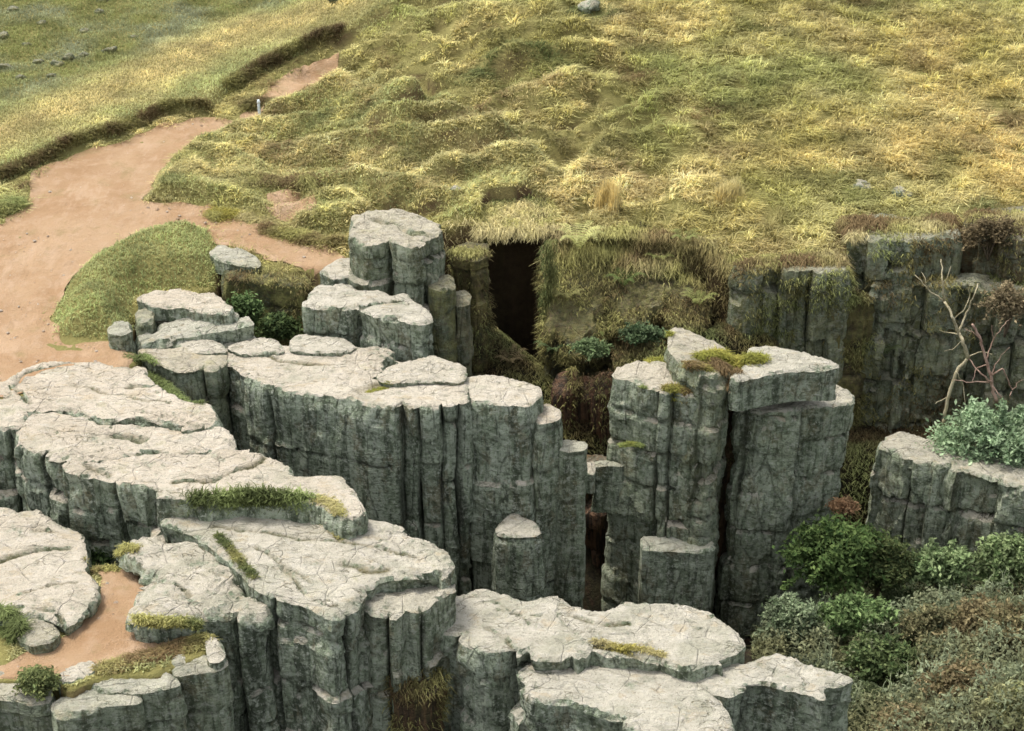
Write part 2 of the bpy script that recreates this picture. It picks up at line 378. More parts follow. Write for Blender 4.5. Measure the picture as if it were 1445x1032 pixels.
def resample(L, st, closed=True):
    L = np.asarray(L, float); M = np.vstack([L, L[:1]]) if closed else L
    d = np.sqrt(((M[1:]-M[:-1])**2).sum(1)); c = np.concatenate([[0], np.cumsum(d)])
    n = max(8 if closed else 2, int(c[-1]/st)); t = np.linspace(0, c[-1], n+(0 if closed else 1), endpoint=not closed)
    return np.stack([np.interp(t, c, M[:, k]) for k in range(M.shape[1])], 1)
def smooth_ring(R, it, f=.5):
    for _ in range(it): R = R*(1-f) + f*.5*(np.roll(R, 1, 0)+np.roll(R, -1, 0))
    return R
def fill(R, st):
    lo, hi = R.min(0), R.max(0)
    gx, gy = np.meshgrid(np.arange(lo[0], hi[0], st), np.arange(lo[1], hi[1], st*.87))
    gx = gx + (np.arange(gx.shape[0]) % 2)[:, None]*st*.5
    P = np.stack([gx.ravel(), gy.ravel()], 1) + RNG.uniform(-.18, .18, (gx.size, 2))*st
    P = P[inside(P, R)]
    if len(P): P = P[line_dist(P, R, True) > st*.45]
    n = len(R)
    vs = [Vector(p) for p in R] + [Vector(p) for p in P]
    ed = [(i, (i+1) % n) for i in range(n)]
    ov, _, of, *_ = delaunay_2d_cdt(vs, ed, [], 1, 1e-5)
    return np.array([(v.x, v.y) for v in ov]), np.array([f for f in of if len(f) == 3], np.int64)
def flat_sheet(name, L, zf, mat, st=.2, jit=.2):
    R = smooth_ring(resample(L, .14), 3)
    R = R + jit*np.stack([noise(R[:, 0]*1.7, R[:, 1]*1.7, 1), noise(R[:, 0]*1.7, R[:, 1]*1.7, 8)], 1)
    V, T = fill(R, st)
    z = zf(V)
    link(name, mesh_np(name, np.concatenate([V, z[:, None]], 1), [T]), mat, kind='structure')
def zpath(V):
    x, y = V[:, 0], V[:, 1]
    return samp(Z2, x, y) + .04 + .03*fbm(x*2, y*2, 1, 4, 4) + .035*fbm(x*.7, y*.7, 1, 6)
flat_sheet('footpath', PATH, zpath, M_PATH)
flat_sheet('upper_footpath', PATH2, zpath, M_PATH)
flat_sheet('bare_soil', SOILP, zpath, M_PATH)
flat_sheet('lower_footpath', PATHL, zpath, M_PATH)
# ------------------------------------------------------------------ grass blades
def blades(root, dirv, length, out, width, col, sag=.25, up=1.0):
    """root (n,3); dirv (n,2) unit heading; out = horizontal reach as a share of the length"""
    n = len(root); d3 = np.c_[dirv, np.zeros(n)]; sd = np.c_[-dirv[:, 1], dirv[:, 0], np.zeros(n)]
    yaw = RNG.normal(0, .8, n)[:, None]; sd = sd*np.cos(yaw)+d3*np.sin(yaw)
    L = length[:, None]; o = out[:, None]; U = np.array([0, 0, 1.])
    h = np.sqrt(np.clip(1-o*o, .05, 1))
    p0 = root; p1 = root + L*(.55*h*U*up + .28*o*d3); p2 = root + L*((.88-sag)*h*U*up + o*d3)
    w = width[:, None]*.5
    V = np.stack([p0-sd*w, p0+sd*w, p1-sd*w*.85, p1+sd*w*.85, p2-sd*w*.2, p2+sd*w*.2], 1).reshape(-1, 3)
    b = np.arange(n)[:, None]*6
    Q = np.concatenate([b+np.array([[0, 1, 3, 2]]), b+np.array([[2, 3, 5, 4]])])
    shade = np.tile(np.array([.8, .8, 1, 1, 1.08, 1.08]), n)[:, None]*0+1
    C = np.repeat(col, 6, 0)*shade
    return V, Q, C
def blade_obj(name, parts, mat=None, **kw):
    o = 0; Vs, Qs, Cs = [], [], []
    for V, Q, C in parts: Vs.append(V); Qs.append(Q+o); Cs.append(C); o += len(V)
    V = np.concatenate(Vs); loc = kw.pop('loc', None)
    if loc is not None: V = V-np.asarray(loc)
    if kw.get('parent') is None and loc is not None: kw['loc'] = loc
    me = mesh_np(name, V, [np.concatenate(Qs)]); vcol(me, np.clip(np.concatenate(Cs), 0, 1))
    return link(name, me, mat or M_GRASS, **kw)
STRAW, GOLD, OLIVE, GREEN, LIME, BROWN, DARKG = [np.array(c) for c in ((.68,.60,.31),(.71,.57,.25),(.44,.42,.16),(.28,.34,.13),(.52,.56,.26),(.21,.15,.075),(.11,.135,.05))]
def lerp(a, b, t): return a[None]*(1-t[:, None])+b[None]*t[:, None]
# ------------------------------------------------------------------ rocks
ROCKS = {}
SURF = []
def rock(name, label, poly, z, base, cat='rock', group=None, moss=0., warm=.3, pale=1., brown=0., joints=(), bed=1.0, colw=3.0, rough=1., top=1., cracks=(), st=.08, edge=.09, gd=.3, seed=None, tilt=(0, 0), dark=0, flare=0., grow=.07, shag=0):
    seed = seed if seed is not None else len(ROCKS)*7+3
    W = np.array([at(p[0], p[1], p[2] if len(p) > 2 else z) for p in poly])
    if len(poly[0]) > 2:
        A = np.c_[W[:, :2], np.ones(len(W))]; pl = np.linalg.lstsq(A, W[:, 2], rcond=None)[0]
    else:
        c = W[:, :2].mean(0); pl = np.array([tilt[0], tilt[1], z-tilt[0]*c[0]-tilt[1]*c[1]])
    L = W[:, :2]
    ar = .5*np.sum(L[:, 0]*np.roll(L[:, 1], -1)-np.roll(L[:, 0], -1)*L[:, 1])
    if ar < 0: L = L[::-1]
    R = smooth_ring(resample(L, st), 1)
    size = math.sqrt(abs(ar)); sc = min(1., size/2.5)
    n = len(R); T = np.roll(R, -1, 0)-np.roll(R, 1, 0); N = np.stack([T[:, 1], -T[:, 0]], 1)
    N = smooth_ring(N, 4); N /= np.hypot(N[:, 0], N[:, 1])[:, None]+1e-9
    R = R + N*(grow + .03*sc*np.abs(noise(R[:, 0]*1.9, R[:, 1]*1.9, seed, 71))[:, None])
    d = np.hypot(*(np.roll(R, -1, 0)-R).T); s = np.concatenate([[0], np.cumsum(d)[:-1]]); per = d.sum()
    rg = np.random.default_rng(seed)
    # joint positions along the perimeter
    js = []
    for jx, jy in joints:
        p = at(jx, jy, z)[:2]; js.append(s[np.argmin(np.hypot(*(R-p).T))])
    cur = rg.uniform(0, colw)
    while cur < per-colw*.4:
        if all(min(abs(cur-j), per-abs(cur-j)) > colw*.5 for j in js): js.append(cur)
        cur += colw*rg.uniform(.6, 1.5)
    js = np.sort(np.array(js)); nj = len(js)
    strong = rg.uniform(.0, .8, nj)
    for jx, jy in joints:
        p = at(jx, jy, z)[:2]; strong[np.argmin(np.abs(js-s[np.argmin(np.hypot(*(R-p).T))]))] = 1.5
    # extra ring vertices on both lips of every joint
    sv = np.sort(np.concatenate([s, js, js-.035, js+.035, js-.09, js+.09]) % per); sv = sv[np.concatenate([[True], np.diff(sv) > .012])]
    sp = np.concatenate([s, [per]]); R = np.stack([np.interp(sv, sp, np.append(R[:, q_], R[0, q_])) for q_ in (0, 1)], 1)
    N = np.stack([np.interp(sv, sp, np.append(N[:, q_], N[0, q_])) for q_ in (0, 1)], 1); N /= np.hypot(N[:, 0], N[:, 1])[:, None]+1e-9
    s = sv; n = len(R); TG = np.stack([-N[:, 1], N[:, 0]], 1)
    zt = pl[0]*R[:, 0]+pl[1]*R[:, 1]+pl[2]
    def ztop(V, dist):
        x, y = V[:, 0], V[:, 1]
        h = pl[0]*x+pl[1]*y+pl[2]
        big = fbm(x*.5, y*.5, seed*.37, 31, 3)
        lay = fbm(x*.55, y*1.1, seed*.37, 35, 4) + .35*(x*.25-y*.1)
        lq = lay*6.5; fr = lq-np.floor(lq); stp = (np.floor(lq)+sstep(.0, .10, fr))/6.5 - lay
        h = h + top*sc*(.07*big + (.34*stp)*np.clip(.5+1.3*noise(x*.45, y*.45, seed, 47), .1, 1.2)) + top*.04*fbm(x*2.6, y*3.6, seed, 41, 3) - top*.03*np.abs(noise(x*8, y*8, seed, 43))
        e = np.clip(dist/(edge*np.clip(.8+1.6*noise(x*1.7, y*1.7, 3, 77)+.8*noise(x*4, y*4, 3, 78), .15, 3)), 0, 1)
        h = h - edge*(.6+.9*np.clip(noise(x*1.1, y*1.1, 5, 79), 0, 1))*(1-e)**1.5
        dirt = np.zeros(len(V))
        for cr in cracks:
            w, dp = cr[0], cr[1]
            CL = resample(np.array([at(px, py, z)[:2] for px, py in cr[2]]), .25, False)
            CL = CL + .1*np.stack([noise(CL[:, 0]*2, CL[:, 1]*2, 5), noise(CL[:, 0]*2, CL[:, 1]*2, 15)], 1)
            dd = line_dist(V, CL)*(1+.45*noise(x*2.5, y*2.5, 9))
            g = np.exp(-(dd/(w*.62))**2); br_ = np.clip(.65+.9*noise(x*1.6, y*1.6, 19), .1, 1); h = h - 1.2*dp*g; dirt = np.maximum(dirt, np.exp(-(dd/(w*.85))**2)*br_)
        return h, dirt
    zr, dr = ztop(R, np.zeros(n))
    depth = zr.mean()-base; rows = max(3, int(depth/(st*1.15)))
    u = np.linspace(0, 1, rows+1)[:, None]
    SZ = zr[None, :]*(1-u) + base*u; SS = np.broadcast_to(s[None, :], SZ.shape)
    X0 = np.broadcast_to(R[None, :, 0], SZ.shape); Y0 = np.broadcast_to(R[None, :, 1], SZ.shape)
    ci1 = np.searchsorted(js, s-1e-6) % max(nj, 1); ci = np.broadcast_to(ci1[None, :], SZ.shape)
    off = np.zeros(SZ.shape); lw = np.full(n, per); lc = np.zeros(n); jn = np.zeros(n)
    if nj > 1:
        hi = js[ci1]; lo = js[ci1-1]; lw = (hi-lo) % per; lc = ((s-lo) % per)-lw*.5
        for q_ in range(nj):
            a = np.abs(s-js[q_]); a = np.minimum(a, per-a); big_ = strong[q_] > 1.4
            w_ = (.05 if big_ else .02); dep = min(gd, .3)*sc*(1.1 if big_ else .05+.3*strong[q_]**2)
            jn = np.maximum(jn, np.exp(-(a/(.06 if big_ else .02))**2)*min(.9, strong[q_]))
            off -= dep*np.exp(-(a/w_))[None, :]*np.clip(.75+.6*noise(SZ*.55, SZ*0+q_, seed), .2, 1.3)
    cz = .5+.5*_h(ci, ci*0, ci*0, seed+8)
    bz = SZ + np.where(cz > .6, .35*bed*_h(ci, ci*0, ci*0, seed), 0) + .09*noise(X0*.6, Y0*.6, 2) + .05*noise(X0*2, Y0*2, 4)
    bi = np.floor(bz/bed); fb = bz/bed-bi; db = np.minimum(fb, 1-fb)*bed
    bs = np.clip(.5+.9*_h(bi, np.floor(ci/2), bi*0, seed+3), 0, 1)
    seam = bs*np.exp(-(db/.06)**2)*np.clip(.7+.9*noise(SS*.9, bi, seed+2), 0, 1)
    off -= .22*sc*rough*bs*np.exp(-(db/.045))
    off += rough*sc*(.14*_h(ci, bi, ci*0, seed+1)+.13*_h(ci, ci*0, ci*0, seed+2))
    off += rough*sc*np.clip(lc, -1, 1)[None, :]*(.16*_h(ci, ci*0, ci*0, seed+4)+.10*_h(ci, bi, ci*0, seed+5))
    off += rough*sc*.07*(fb-.5)*_h(ci, bi, ci*0, seed+6)
    # flat fracture facets
    f1, id1 = worley(s[None, :]+.35*noise(SS*.6, SZ*.5, 7)+0*SZ, SZ, .75, 1.5, seed % 50); off += rough*sc*.10*id1
    f2, id2 = worley(s[None, :]+0*SZ, SZ, .32, .55, seed % 50+3); off += rough*sc*.045*id2
    off += rough*(.05*sc*fbm(X0*.8, Y0*.8, SZ*.4, seed % 97, 2) + .028*fbm(X0*4, Y0*4, SZ*3, 63, 3))
    dz = np.clip(zt[None, :]-SZ, 0, 99)
    off = np.clip(off, -.9, .25)*(.45+.55*sstep(0, .5, dz)) + flare*np.minimum(dz, 3)
    wob = .05*noise(SZ*.8, SS*.15, seed, 51)*sstep(0, .5, dz)
    VX = X0+off*N[None, :, 0]+wob*TG[None, :, 0]; VY = Y0+off*N[None, :, 1]+wob*TG[None, :, 1]
    SV = np.stack([VX, VY, SZ], 2).reshape(-1, 3)
    I = np.arange(n*(rows+1)).reshape(rows+1, n); J = np.roll(I, -1, 1)
    Q = np.stack([I[:-1].ravel(), I[1:].ravel(), J[1:].ravel(), J[:-1].ravel()], 1)
    ring = SV[:n, :2]
    V2, T2 = fill(ring, st*1.05)
    dist = line_dist(V2, ring, True)
    h, dirt = ztop(V2, dist)
    # ring vertices keep the wall's own height so that the seam closes
    m = dist < 1e-4
    if m.any():
        near = np.argmin(((V2[m][:, None]-ring[None])**2).sum(2), 1); h[m] = SV[near, 2]
    k0 = len(SV)
    allV = np.concatenate([SV, np.c_[V2, h]]); allD = np.concatenate([np.zeros(k0), dirt]); allS = np.concatenate([np.maximum(seam, jn[None, :]*np.clip(.7+.7*noise(SZ*.6, SS*0+3, seed), 0, 1)).ravel(), np.zeros(len(V2))])
    me_map = np.arange(len(allV))
    if m.any(): me_map[k0+np.where(m)[0]] = near
    T2 = me_map[T2+k0]
    org = np.array([*ring.mean(0), base])
    me = mesh_np(name, allV-org, [Q, T2]); vattr(me, 'dirt', allD); vattr(me, 'seam', allS*(.45 if 'crag' in name else 1)); me.set_sharp_from_angle(angle=math.radians(32))
    o = link(name, me, M_ROCK, label=label, cat=cat, group=group, loc=org)
    o['moss'] = float(moss); o['warm'] = float(warm); o['pale'] = float(pale); o['brown'] = float(brown)
    ROCKS[label] = o
    SURF.append((ring, np.c_[V2, h]))
    if shag:
        # moss, dead grass and small plants rooted on the ledges of the face
        vis = (SV[:, 2] > base+.3*depth); NN = np.tile(N, (rows+1, 1))
        vis &= NN[:, 1] < .35
        k = np.where(vis)[0]; mk = fbm(SV[k, 0]*.9, SV[k, 1]*.9, SV[k, 2]*.9, 811, 3)
        k = k[mk > .02]; k = rg.choice(k, shag)
        SV0, NN0 = SV, NN; tv = np.c_[V2, h]; SV = np.concatenate([SV, tv]); NN = np.concatenate([NN, np.tile([[0., -1.]], (len(tv), 1))])
        nt_ = shag//3; tk = np.where(fbm(tv[:, 0]*.9, tv[:, 1]*.9, tv[:, 2], 817, 3) > -.15)[0]; tk = tk if len(tk) else np.arange(len(tv)); k[:nt_] = k0+rg.choice(tk, nt_)
        P = SV[k]+rg.normal(0, .05, (shag, 3)); a = rg.normal(0, .7, shag)
        dv = NN[k]; dv = np.stack([dv[:, 0]*np.cos(a)-dv[:, 1]*np.sin(a), dv[:, 0]*np.sin(a)+dv[:, 1]*np.cos(a)], 1)
        t = np.clip(.5+fbm(P[:, 0]*.7, P[:, 1]*.7, P[:, 2]*.9, 813)+rg.normal(0, .18, shag), 0, 1)
        c = lerp(BROWN*(.8-.35*brown), OLIVE*.85, t); g = np.clip(1.3*fbm(P[:, 0]*.6, P[:, 1]*.6, P[:, 2]*.6, 815), 0, .8)*(1-brown)
        c = c*(1-g[:, None])+g[:, None]*(GREEN*.95)[None]; c = c*rg.uniform(.5, 1.25, (shag, 1))
        B = blades(P-org, dv, rg.uniform(.10, .34, shag), rg.uniform(.5, .95, shag), rg.uniform(.018, .04, shag), c, sag=.8)
        blade_obj('moss', [B], parent=o)
    return o
GR = 'limestone blocks of the left pavement'
GC = 'limestone blocks of the central wall'
GB = 'limestone blocks round the free-standing buttress'
GF = 'limestone slabs along the foreground edge'
GH = 'mossy rock faces below the hillside'
# --- left pavement
rock('limestone_slab', 'broad pinkish slab at the foot of the sandy path, with a curved grassy seam at its corner', [(-60,545),(0,541),(14,530),(31,518),(70,507),(110,510),(150,511),(195,520),(209,537),(241,553),(255,566),(290,570),(300,596),(262,603),(240,599),(190,593),(140,595),(110,581),(70,576),(40,584),(26,601),(-60,604)], .06, -5, 'rock slab', GR, warm=1, joints=[(10,602)], cracks=[(.09,.12,[(20,545),(50,520),(100,512)]),(.06,.1,[(15,540),(45,568)]),(.1,.1,[(180,548),(215,545)]),(.05,.06,[(100,540),(160,556),(240,570)])])
rock('limestone_slab', 'pinkish slab stepping down below the dark ledge, its grey columned wall facing the camera', [(28,590),(70,581),(110,586),(140,600),(190,598),(240,604),(262,608),(300,601),(323,610),(326,632),(300,635),(265,637),(207,637),(160,645),(94,648),(58,638),(28,627)], 0, -5, 'rock slab', GR, warm=.9, joints=[(60,638),(93,648)], cracks=[(.16,.22,[(165,612),(185,616),(198,621)]),(.13,.2,[(205,634),(225,640)])], gd=.3)
rock('limestone_slab', 'long pink slab ending in a point above the grassy strip', [(94,652),(160,648),(207,640),(265,641),(325,636),(370,640),(406,657),(410,672),(450,671),(478,673),(500,692),(512,722),(500,728),(470,716),(440,700),(349,694),(300,699),(223,702),(222,684),(167,680),(98,667)], -.05, -3.6, 'rock slab', GR, warm=.9, joints=[(163,680),(222,690)], cracks=[(.08,.1,[(245,680),(300,678),(345,660),(375,645)]),(.1,.08,[(120,660),(155,668)])], gd=.4)
rock('limestone_slab', 'weathered slab on the far left edge beside the lower sandy path', [(-80,715),(0,717),(28,724),(52,719),(77,738),(112,752),(116,777),(120,801),(140,815),(141,838),(119,869),(94,884),(70,874),(35,866),(-80,864)], -1.0, -3, 'rock slab', GR, warm=.75, cracks=[(.1,.1,[(0,790),(50,775),(95,772)]),(.05,.06,[(20,840),(80,825),(110,822)]),(.12,.1,[(55,745),(80,750)]),(.06,.1,[(92,885),(80,862),(10,858)])])
rock('limestone_boulder', 'small rounded stone in front of the far left slab', [(24,878),(40,870),(68,878),(80,892),(70,903),(45,908),(28,896)], -1.08, -2, 'rock', GR, warm=.5, top=.5, moss=.35)
# --- left part of the central wall
rock('limestone_block', 'squat mossy block between the left slab and the long pale wall', [(197,494),(255,488),(300,490),(317,493),(315,513),(305,519),(280,520),(255,522),(240,517),(215,509),(200,502)], .05, -5, 'rock', GC, warm=.8, moss=.3, joints=[(285,520)])
WALL = rock('limestone_wall', 'long pale flat topped wall of grey columns in the centre of the scene', [(317,512),(318,490),(335,484),(394,488),(440,492),(480,492),(506,489),(532,487),(558,493),(562,503),(548,516),(533,530),(537,538),(560,541),(600,538),(646,540),(652,535),(655,546),(660,563),(647,568),(620,571),(570,568),(525,567),(500,560),(464,556),(422,551),(378,543),(344,530)], 0, -9.8, 'rock wall', GC, warm=.75, joints=[(343,530),(378,543),(567,568),(590,569),(622,571),(649,568)], bed=1.9, colw=4, rough=.85, gd=.3, cracks=[(.14,.3,[(562,500),(548,516),(533,532)]),(.25,.04,[(535,545),(510,550)]),(.06,.06,[(330,495),(400,510),(470,515)])])
rock('limestone_slab', 'loose pale slab lying on the right half of the long wall', [(565,512),(585,506),(612,499),(633,506),(654,511),(656,526),(648,537),(600,535),(560,538),(540,536),(536,529),(550,517)], .14, -.6, 'rock slab', GC, warm=.5, colw=4.2)
rock('limestone_block', 'pale block forming the right end of the long wall', [(658,532),(686,528),(721,535),(759,546),(757,557),(743,568),(703,567),(668,563),(662,548)], -.05, -9.8, 'rock', GC, warm=.6, joints=[(700,567)], bed=1.35, gd=.3, rough=.85)
rock('limestone_pillar', 'narrow pillar with a small cream coloured top at the end of the long wall', [(757,574),(770,569),(787,577),(787,588),(762,596),(756,586)], -.6, -9.8, 'rock', GC, warm=1, colw=1.7, bed=1.27, moss=.1)
rock('limestone_pillar', 'dark flat topped pillar deep in the gap beside the buttress', [(786,622),(805,620),(825,624),(825,631),(800,633),(787,629)], -1.5, -9.8, 'rock', GC, warm=.2, pale=.5, colw=2.0, bed=1.65, moss=.15)
rock('limestone_pillar', 'short stub pillar with a pale cap leaning on the foot of the long wall', [(702,738),(724,723),(757,738),(762,752),(735,755),(703,752)], -3.4, -10.2, 'rock', GC, warm=.2, colw=2.7, bed=1.80, flare=.05)
# --- behind the central wall
rock('limestone_block', 'grey block with a flat oval top behind the long wall', [(428,424),(447,402),(483,399),(520,411),(537,413),(545,419),(570,416),(575,425),(599,432),(612,450),(595,456),(560,450),(531,449),(497,436),(460,431),(432,431)], .9, -2.4, 'rock', GC, warm=.25, colw=2.9, bed=0.83, joints=[(500,437),(531,449)], cracks=[(.07,.14,[(499,436),(545,428),(575,428)])])
rock('limestone_block', 'tall grey crag with a soil covered top at the edge of the hillside', [(498,336),(502,307),(520,299),(559,297),(600,303),(624,311),(620,324),(600,340),(587,348),(560,344),(545,341),(517,343)], 2.2, -3, 'rock', GC, warm=.55, moss=.25, colw=2.2, bed=0.75, joints=[(548,342),(600,340)], top=1.6, cracks=[(.2,.2,[(535,312),(560,318),(595,330)])])
rock('limestone_pillar', 'thin yellow lichened pillar right of the grey oval topped block', [(608,392),(622,386),(636,390),(640,402),(622,409),(609,404)], .85, -8, 'rock', GC, warm=.4, moss=.55, colw=1.5, bed=1.05)
rock('limestone_pillar', 'dark slender pillar between the yellow lichened pillar and the deep cleft', [(640,412),(655,408),(664,416),(660,428),(645,428)], .25, -9, 'rock', GC, pale=.1, moss=.5, brown=.5, colw=1.5)
rock('limestone_slab', 'low grey ledge at the back edge of the long wall', [(410,480),(420,472),(450,474),(482,478),(500,486),(480,494),(440,494),(412,493)], .16, -.8, 'rock slab', GC, warm=.3, colw=2.2)
rock('limestone_slab', 'knobbly little ledge at the back left of the long wall, above the mossy hollow', [(320,488),(345,479),(375,474),(395,484),(399,493),(370,496),(335,496)], .16, -.8, 'rock slab', GC, warm=.5, colw=1.5, top=1.4)
# --- small slabs beside the mound
rock('limestone_slab', 'thin overhanging slab with an earthy top below the grassy mound', [(191,418),(215,409),(244,407),(300,414),(321,430),(326,441),(300,440),(260,432),(210,427)], .78, .22, 'rock slab', GR, warm=.9, colw=3.4, edge=.12)
rock('limestone_block', 'mossy stone packed under the thin overhanging slab', [(205,432),(240,430),(300,438),(320,444),(300,452),(240,452),(206,446)], .2, -1.5, 'rock', GR, warm=.2, moss=.4, colw=1.7)
rock('limestone_slab', 'tilted grey slab in the middle of the leaning stack', [(226,458,.2),(270,446,.42),(325,440,.62),(334,446,.62),(270,459,.4),(229,467,.2)], .4, -.6, 'rock slab', GR, warm=.1, pale=.7, colw=2.7, edge=.1)
rock('limestone_slab', 'long tilted grey slab at the bottom of the leaning stack', [(194,475,.08),(255,461,.28),(320,446,.52),(352,446,.58),(360,455,.58),(315,464,.42),(250,474,.22),(199,484,.06)], .3, -1.6, 'rock slab', GR, warm=.1, pale=.75, colw=3.4, edge=.12)
rock('limestone_slab', 'pale flake lying between the leaning stack and the long wall', [(250,484),(290,474),(312,486),(318,495),(290,497),(262,493)], .12, -.7, 'rock slab', GR, warm=.4, colw=2.5)
rock('limestone_boulder', 'grey boulder under the left end of the grassy mound', [(153,460),(168,450),(183,454),(184,466),(170,471),(156,469)], .55, -.4, 'rock', GR, warm=.1, pale=.5, moss=.2)
rock('limestone_pillar', 'upright mossy stone beside the dark slot under the grassy mound', [(193,440),(205,434),(215,440),(213,452),(198,455)], .5, -.6, 'rock', GR, pale=.5, moss=.4)
rock('limestone_wall', 'mossy green wall of the hollow under the sandy path spur', [(318,374),(360,374),(410,387),(436,392),(430,404),(370,398),(325,390)], .82, -5, 'rock wall', GC, pale=.3, moss=.75, colw=1.9, bed=0.90, joints=[(330,391),(385,400)], gd=.4, shag=2500)
rock('limestone_slab', 'grey capstone jutting over the mossy hollow', [(297,352),(310,345),(345,354),(362,366),(363,374),(340,372),(305,362)], 1.12, .6, 'rock slab', GC, warm=.1, pale=.8, moss=.2, edge=.1)
rock('limestone_boulder', 'pale stone at the tip of the sandy path spur', [(452,381),(475,366),(500,361),(508,372),(502,387),(472,391)], .98, -1.2, 'rock', GC, warm=.4)
# --- free standing buttress
rock('limestone_buttress', 'broad grey buttress with a pinkish sloping top, left half of the free-standing pillar', [(868,530),(882,511),(895,507),(925,508),(950,512),(975,520),(994,535),(998,556),(982,561),(960,557),(930,554),(900,542)], -.3, -10.5, 'rock', GB, warm=.7, joints=[(930,554),(950,556)], bed=1.12, colw=2.5, moss=.15, gd=.25, grow=.02)
rock('limestone_block', 'pinkish upright block at the back of the buttress top', [(946,467),(952,462),(980,466),(1011,480),(1022,488),(1018,518),(1006,530),(985,522),(960,508),(945,492)], .42, -9, 'rock', GB, warm=.5, moss=.3, colw=2.0, bed=0.60, tilt=(-.12,0))
rock('mossy_crag', 'dark mossy rock added to darken the back of the notch that splits the buttress', [(998,512),(1020,506),(1050,510),(1050,524),(1020,528),(998,524)], -.35, -10, 'crag', GH, pale=0, moss=1, brown=.8, colw=1.5, rough=1.3, shag=900)  # added backing, its dark colour stands in for shade in the notch
rock('limestone_block', 'rounded grey cap block perched on the right column of the buttress', [(1032,531),(1046,522),(1056,505),(1062,490),(1095,488),(1151,503),(1181,514),(1180,519),(1137,519),(1095,523),(1075,528),(1048,534)], .35, -.66, 'rock', GB, warm=.1, colw=5.1, bed=2.25, rough=.5, moss=.08)
rock('limestone_buttress', 'tall grey column with a square shoulder under the cap block', [(1042,566),(1062,540),(1150,535),(1196,546),(1207,556),(1205,566),(1170,573),(1110,579),(1078,582),(1048,576)], -1.05, -10.5, 'rock', GB, warm=.15, joints=[(1050,578),(1130,577)], bed=1.27, colw=3.2, moss=.15, gd=.25)
rock('limestone_block', 'wedged grey block overhanging the black cleft left of the buttress', [(838,650),(850,647),(885,646),(905,648),(905,655),(880,657),(840,657)], -3., -4.6, 'rock', GB, warm=.1, pale=.15, bed=0.60, moss=.15, grow=0)
rock('limestone_block', 'small pale wedge stuck between the pillar and the buttress', [(823,652),(839,649),(841,660),(838,668),(822,666)], -3.0, -3.7, 'rock', GB, warm=.6, grow=0)
rock('mossy_crag', 'near black rock added to darken the slot under the wedged block', [(806,700),(850,692),(905,700),(905,716),(850,722),(808,716)], -5.4, -13, 'crag', GH, pale=0, moss=1, brown=1, colw=1.6, rough=1.2)  # added block, coloured almost black in place of the slot's shadow
rock('mossy_crag', 'black brown rock added to darken the back of the gap beside the buttress', [(770,650),(800,640),(845,640),(880,648),(880,662),(830,668),(775,664)], -4.4, -11.5, 'crag', GH, pale=.12, moss=.62, brown=.8, colw=1.3, rough=1.7)  # added behind the gap, painted dark so that it looks shaded
rock('limestone_pillar', 'square grey block standing at the foot of the buttress', [(906,758),(945,755),(1001,758),(1007,771),(1003,775),(908,773)], -5.0, -10.8, 'rock', GB, warm=0, pale=.4, colw=3.4, bed=1.65, rough=.7)
# --- rock faces behind
rock('mossy_crag', 'dark mossy face behind the capped block on the right', [(1042,374),(1070,365),(1130,362),(1188,366),(1192,378),(1150,381),(1100,379),(1055,380)], .75, -6.5, 'crag', GH, pale=.12, moss=.42, colw=.75, bed=1.7, joints=[(1080,388),(1105,388),(1150,390)], gd=.4, rough=1.9, shag=4800, brown=.1)
rock('mossy_crag', 'wide dark face behind the bare branches on the right', [(1225,392),(1260,386),(1330,384),(1380,388),(1445,392),(1560,396),(1560,410),(1440,406),(1360,402),(1280,400),(1230,402)], .12, -7.5, 'crag', GH, pale=.12, moss=.42, colw=.75, bed=1.7, gd=.35, rough=1.9, shag=4800, brown=.1)
rock('mossy_crag', 'greenish ledge of broken rock just below the golden grass on the right', [(1190,314),(1250,302),(1340,306),(1348,330),(1290,338),(1200,336)], 1.45, -1.2, 'crag', GH, pale=.12, moss=.42, colw=.75, bed=1.7, rough=1.9, shag=1865, brown=.1)
rock('mossy_crag', 'purplish brown broken ledge at the right edge under the grass', [(1372,304),(1420,292),(1560,290),(1560,332),(1440,337),(1385,327)], 1.6, -1.2, 'crag', GH, pale=.12, moss=.62, brown=.6, colw=.75, bed=1.7, rough=1.9, shag=1865)
rock('mossy_crag', 'dark recess rock filling the gap left of the wide mossy face', [(1186,410),(1205,402),(1226,410),(1228,424),(1190,424)], -.3, -8, 'crag', GH, pale=.12, moss=.85, brown=.3, colw=1.3, shag=2798, rough=1.7)
rock('limestone_block', 'grey block with a pale flaky top under the pale green bush', [(1249,630),(1256,614),(1270,610),(1294,615),(1330,626),(1348,640),(1338,652),(1290,647)], -3., -9, 'rock', GH, pale=1, warm=.2, moss=.2, brown=.1, colw=1.0, bed=2.2, joints=[(1290,647)], rough=1.8)
rock('limestone_block', 'grey block on the right edge with a pale lip at its corner', [(1336,645),(1362,640),(1390,630),(1445,645),(1520,660),(1520,698),(1440,690),(1390,676),(1350,660)], -3.1, -9, 'rock', GH, pale=1, warm=.3, moss=.2, brown=.1, colw=1.0, bed=2.2, rough=1.8)
rock('mossy_crag', 'yellow green mossy pillar left of the deep dark cleft', [(640,352),(660,342),(688,344),(692,358),(672,366),(645,362)], 1.2, -9, 'crag', GH, pale=.12, moss=.85, colw=1.3, bed=.7, joints=[(660,366)], shag=2798, rough=1.7, brown=.35)
def TZ(px, py, dz=0.):
    p = G(px, py); q_ = p+np.array([0, .0]); return (px, py, float(zup_base(q_[0], q_[1]))+dz)
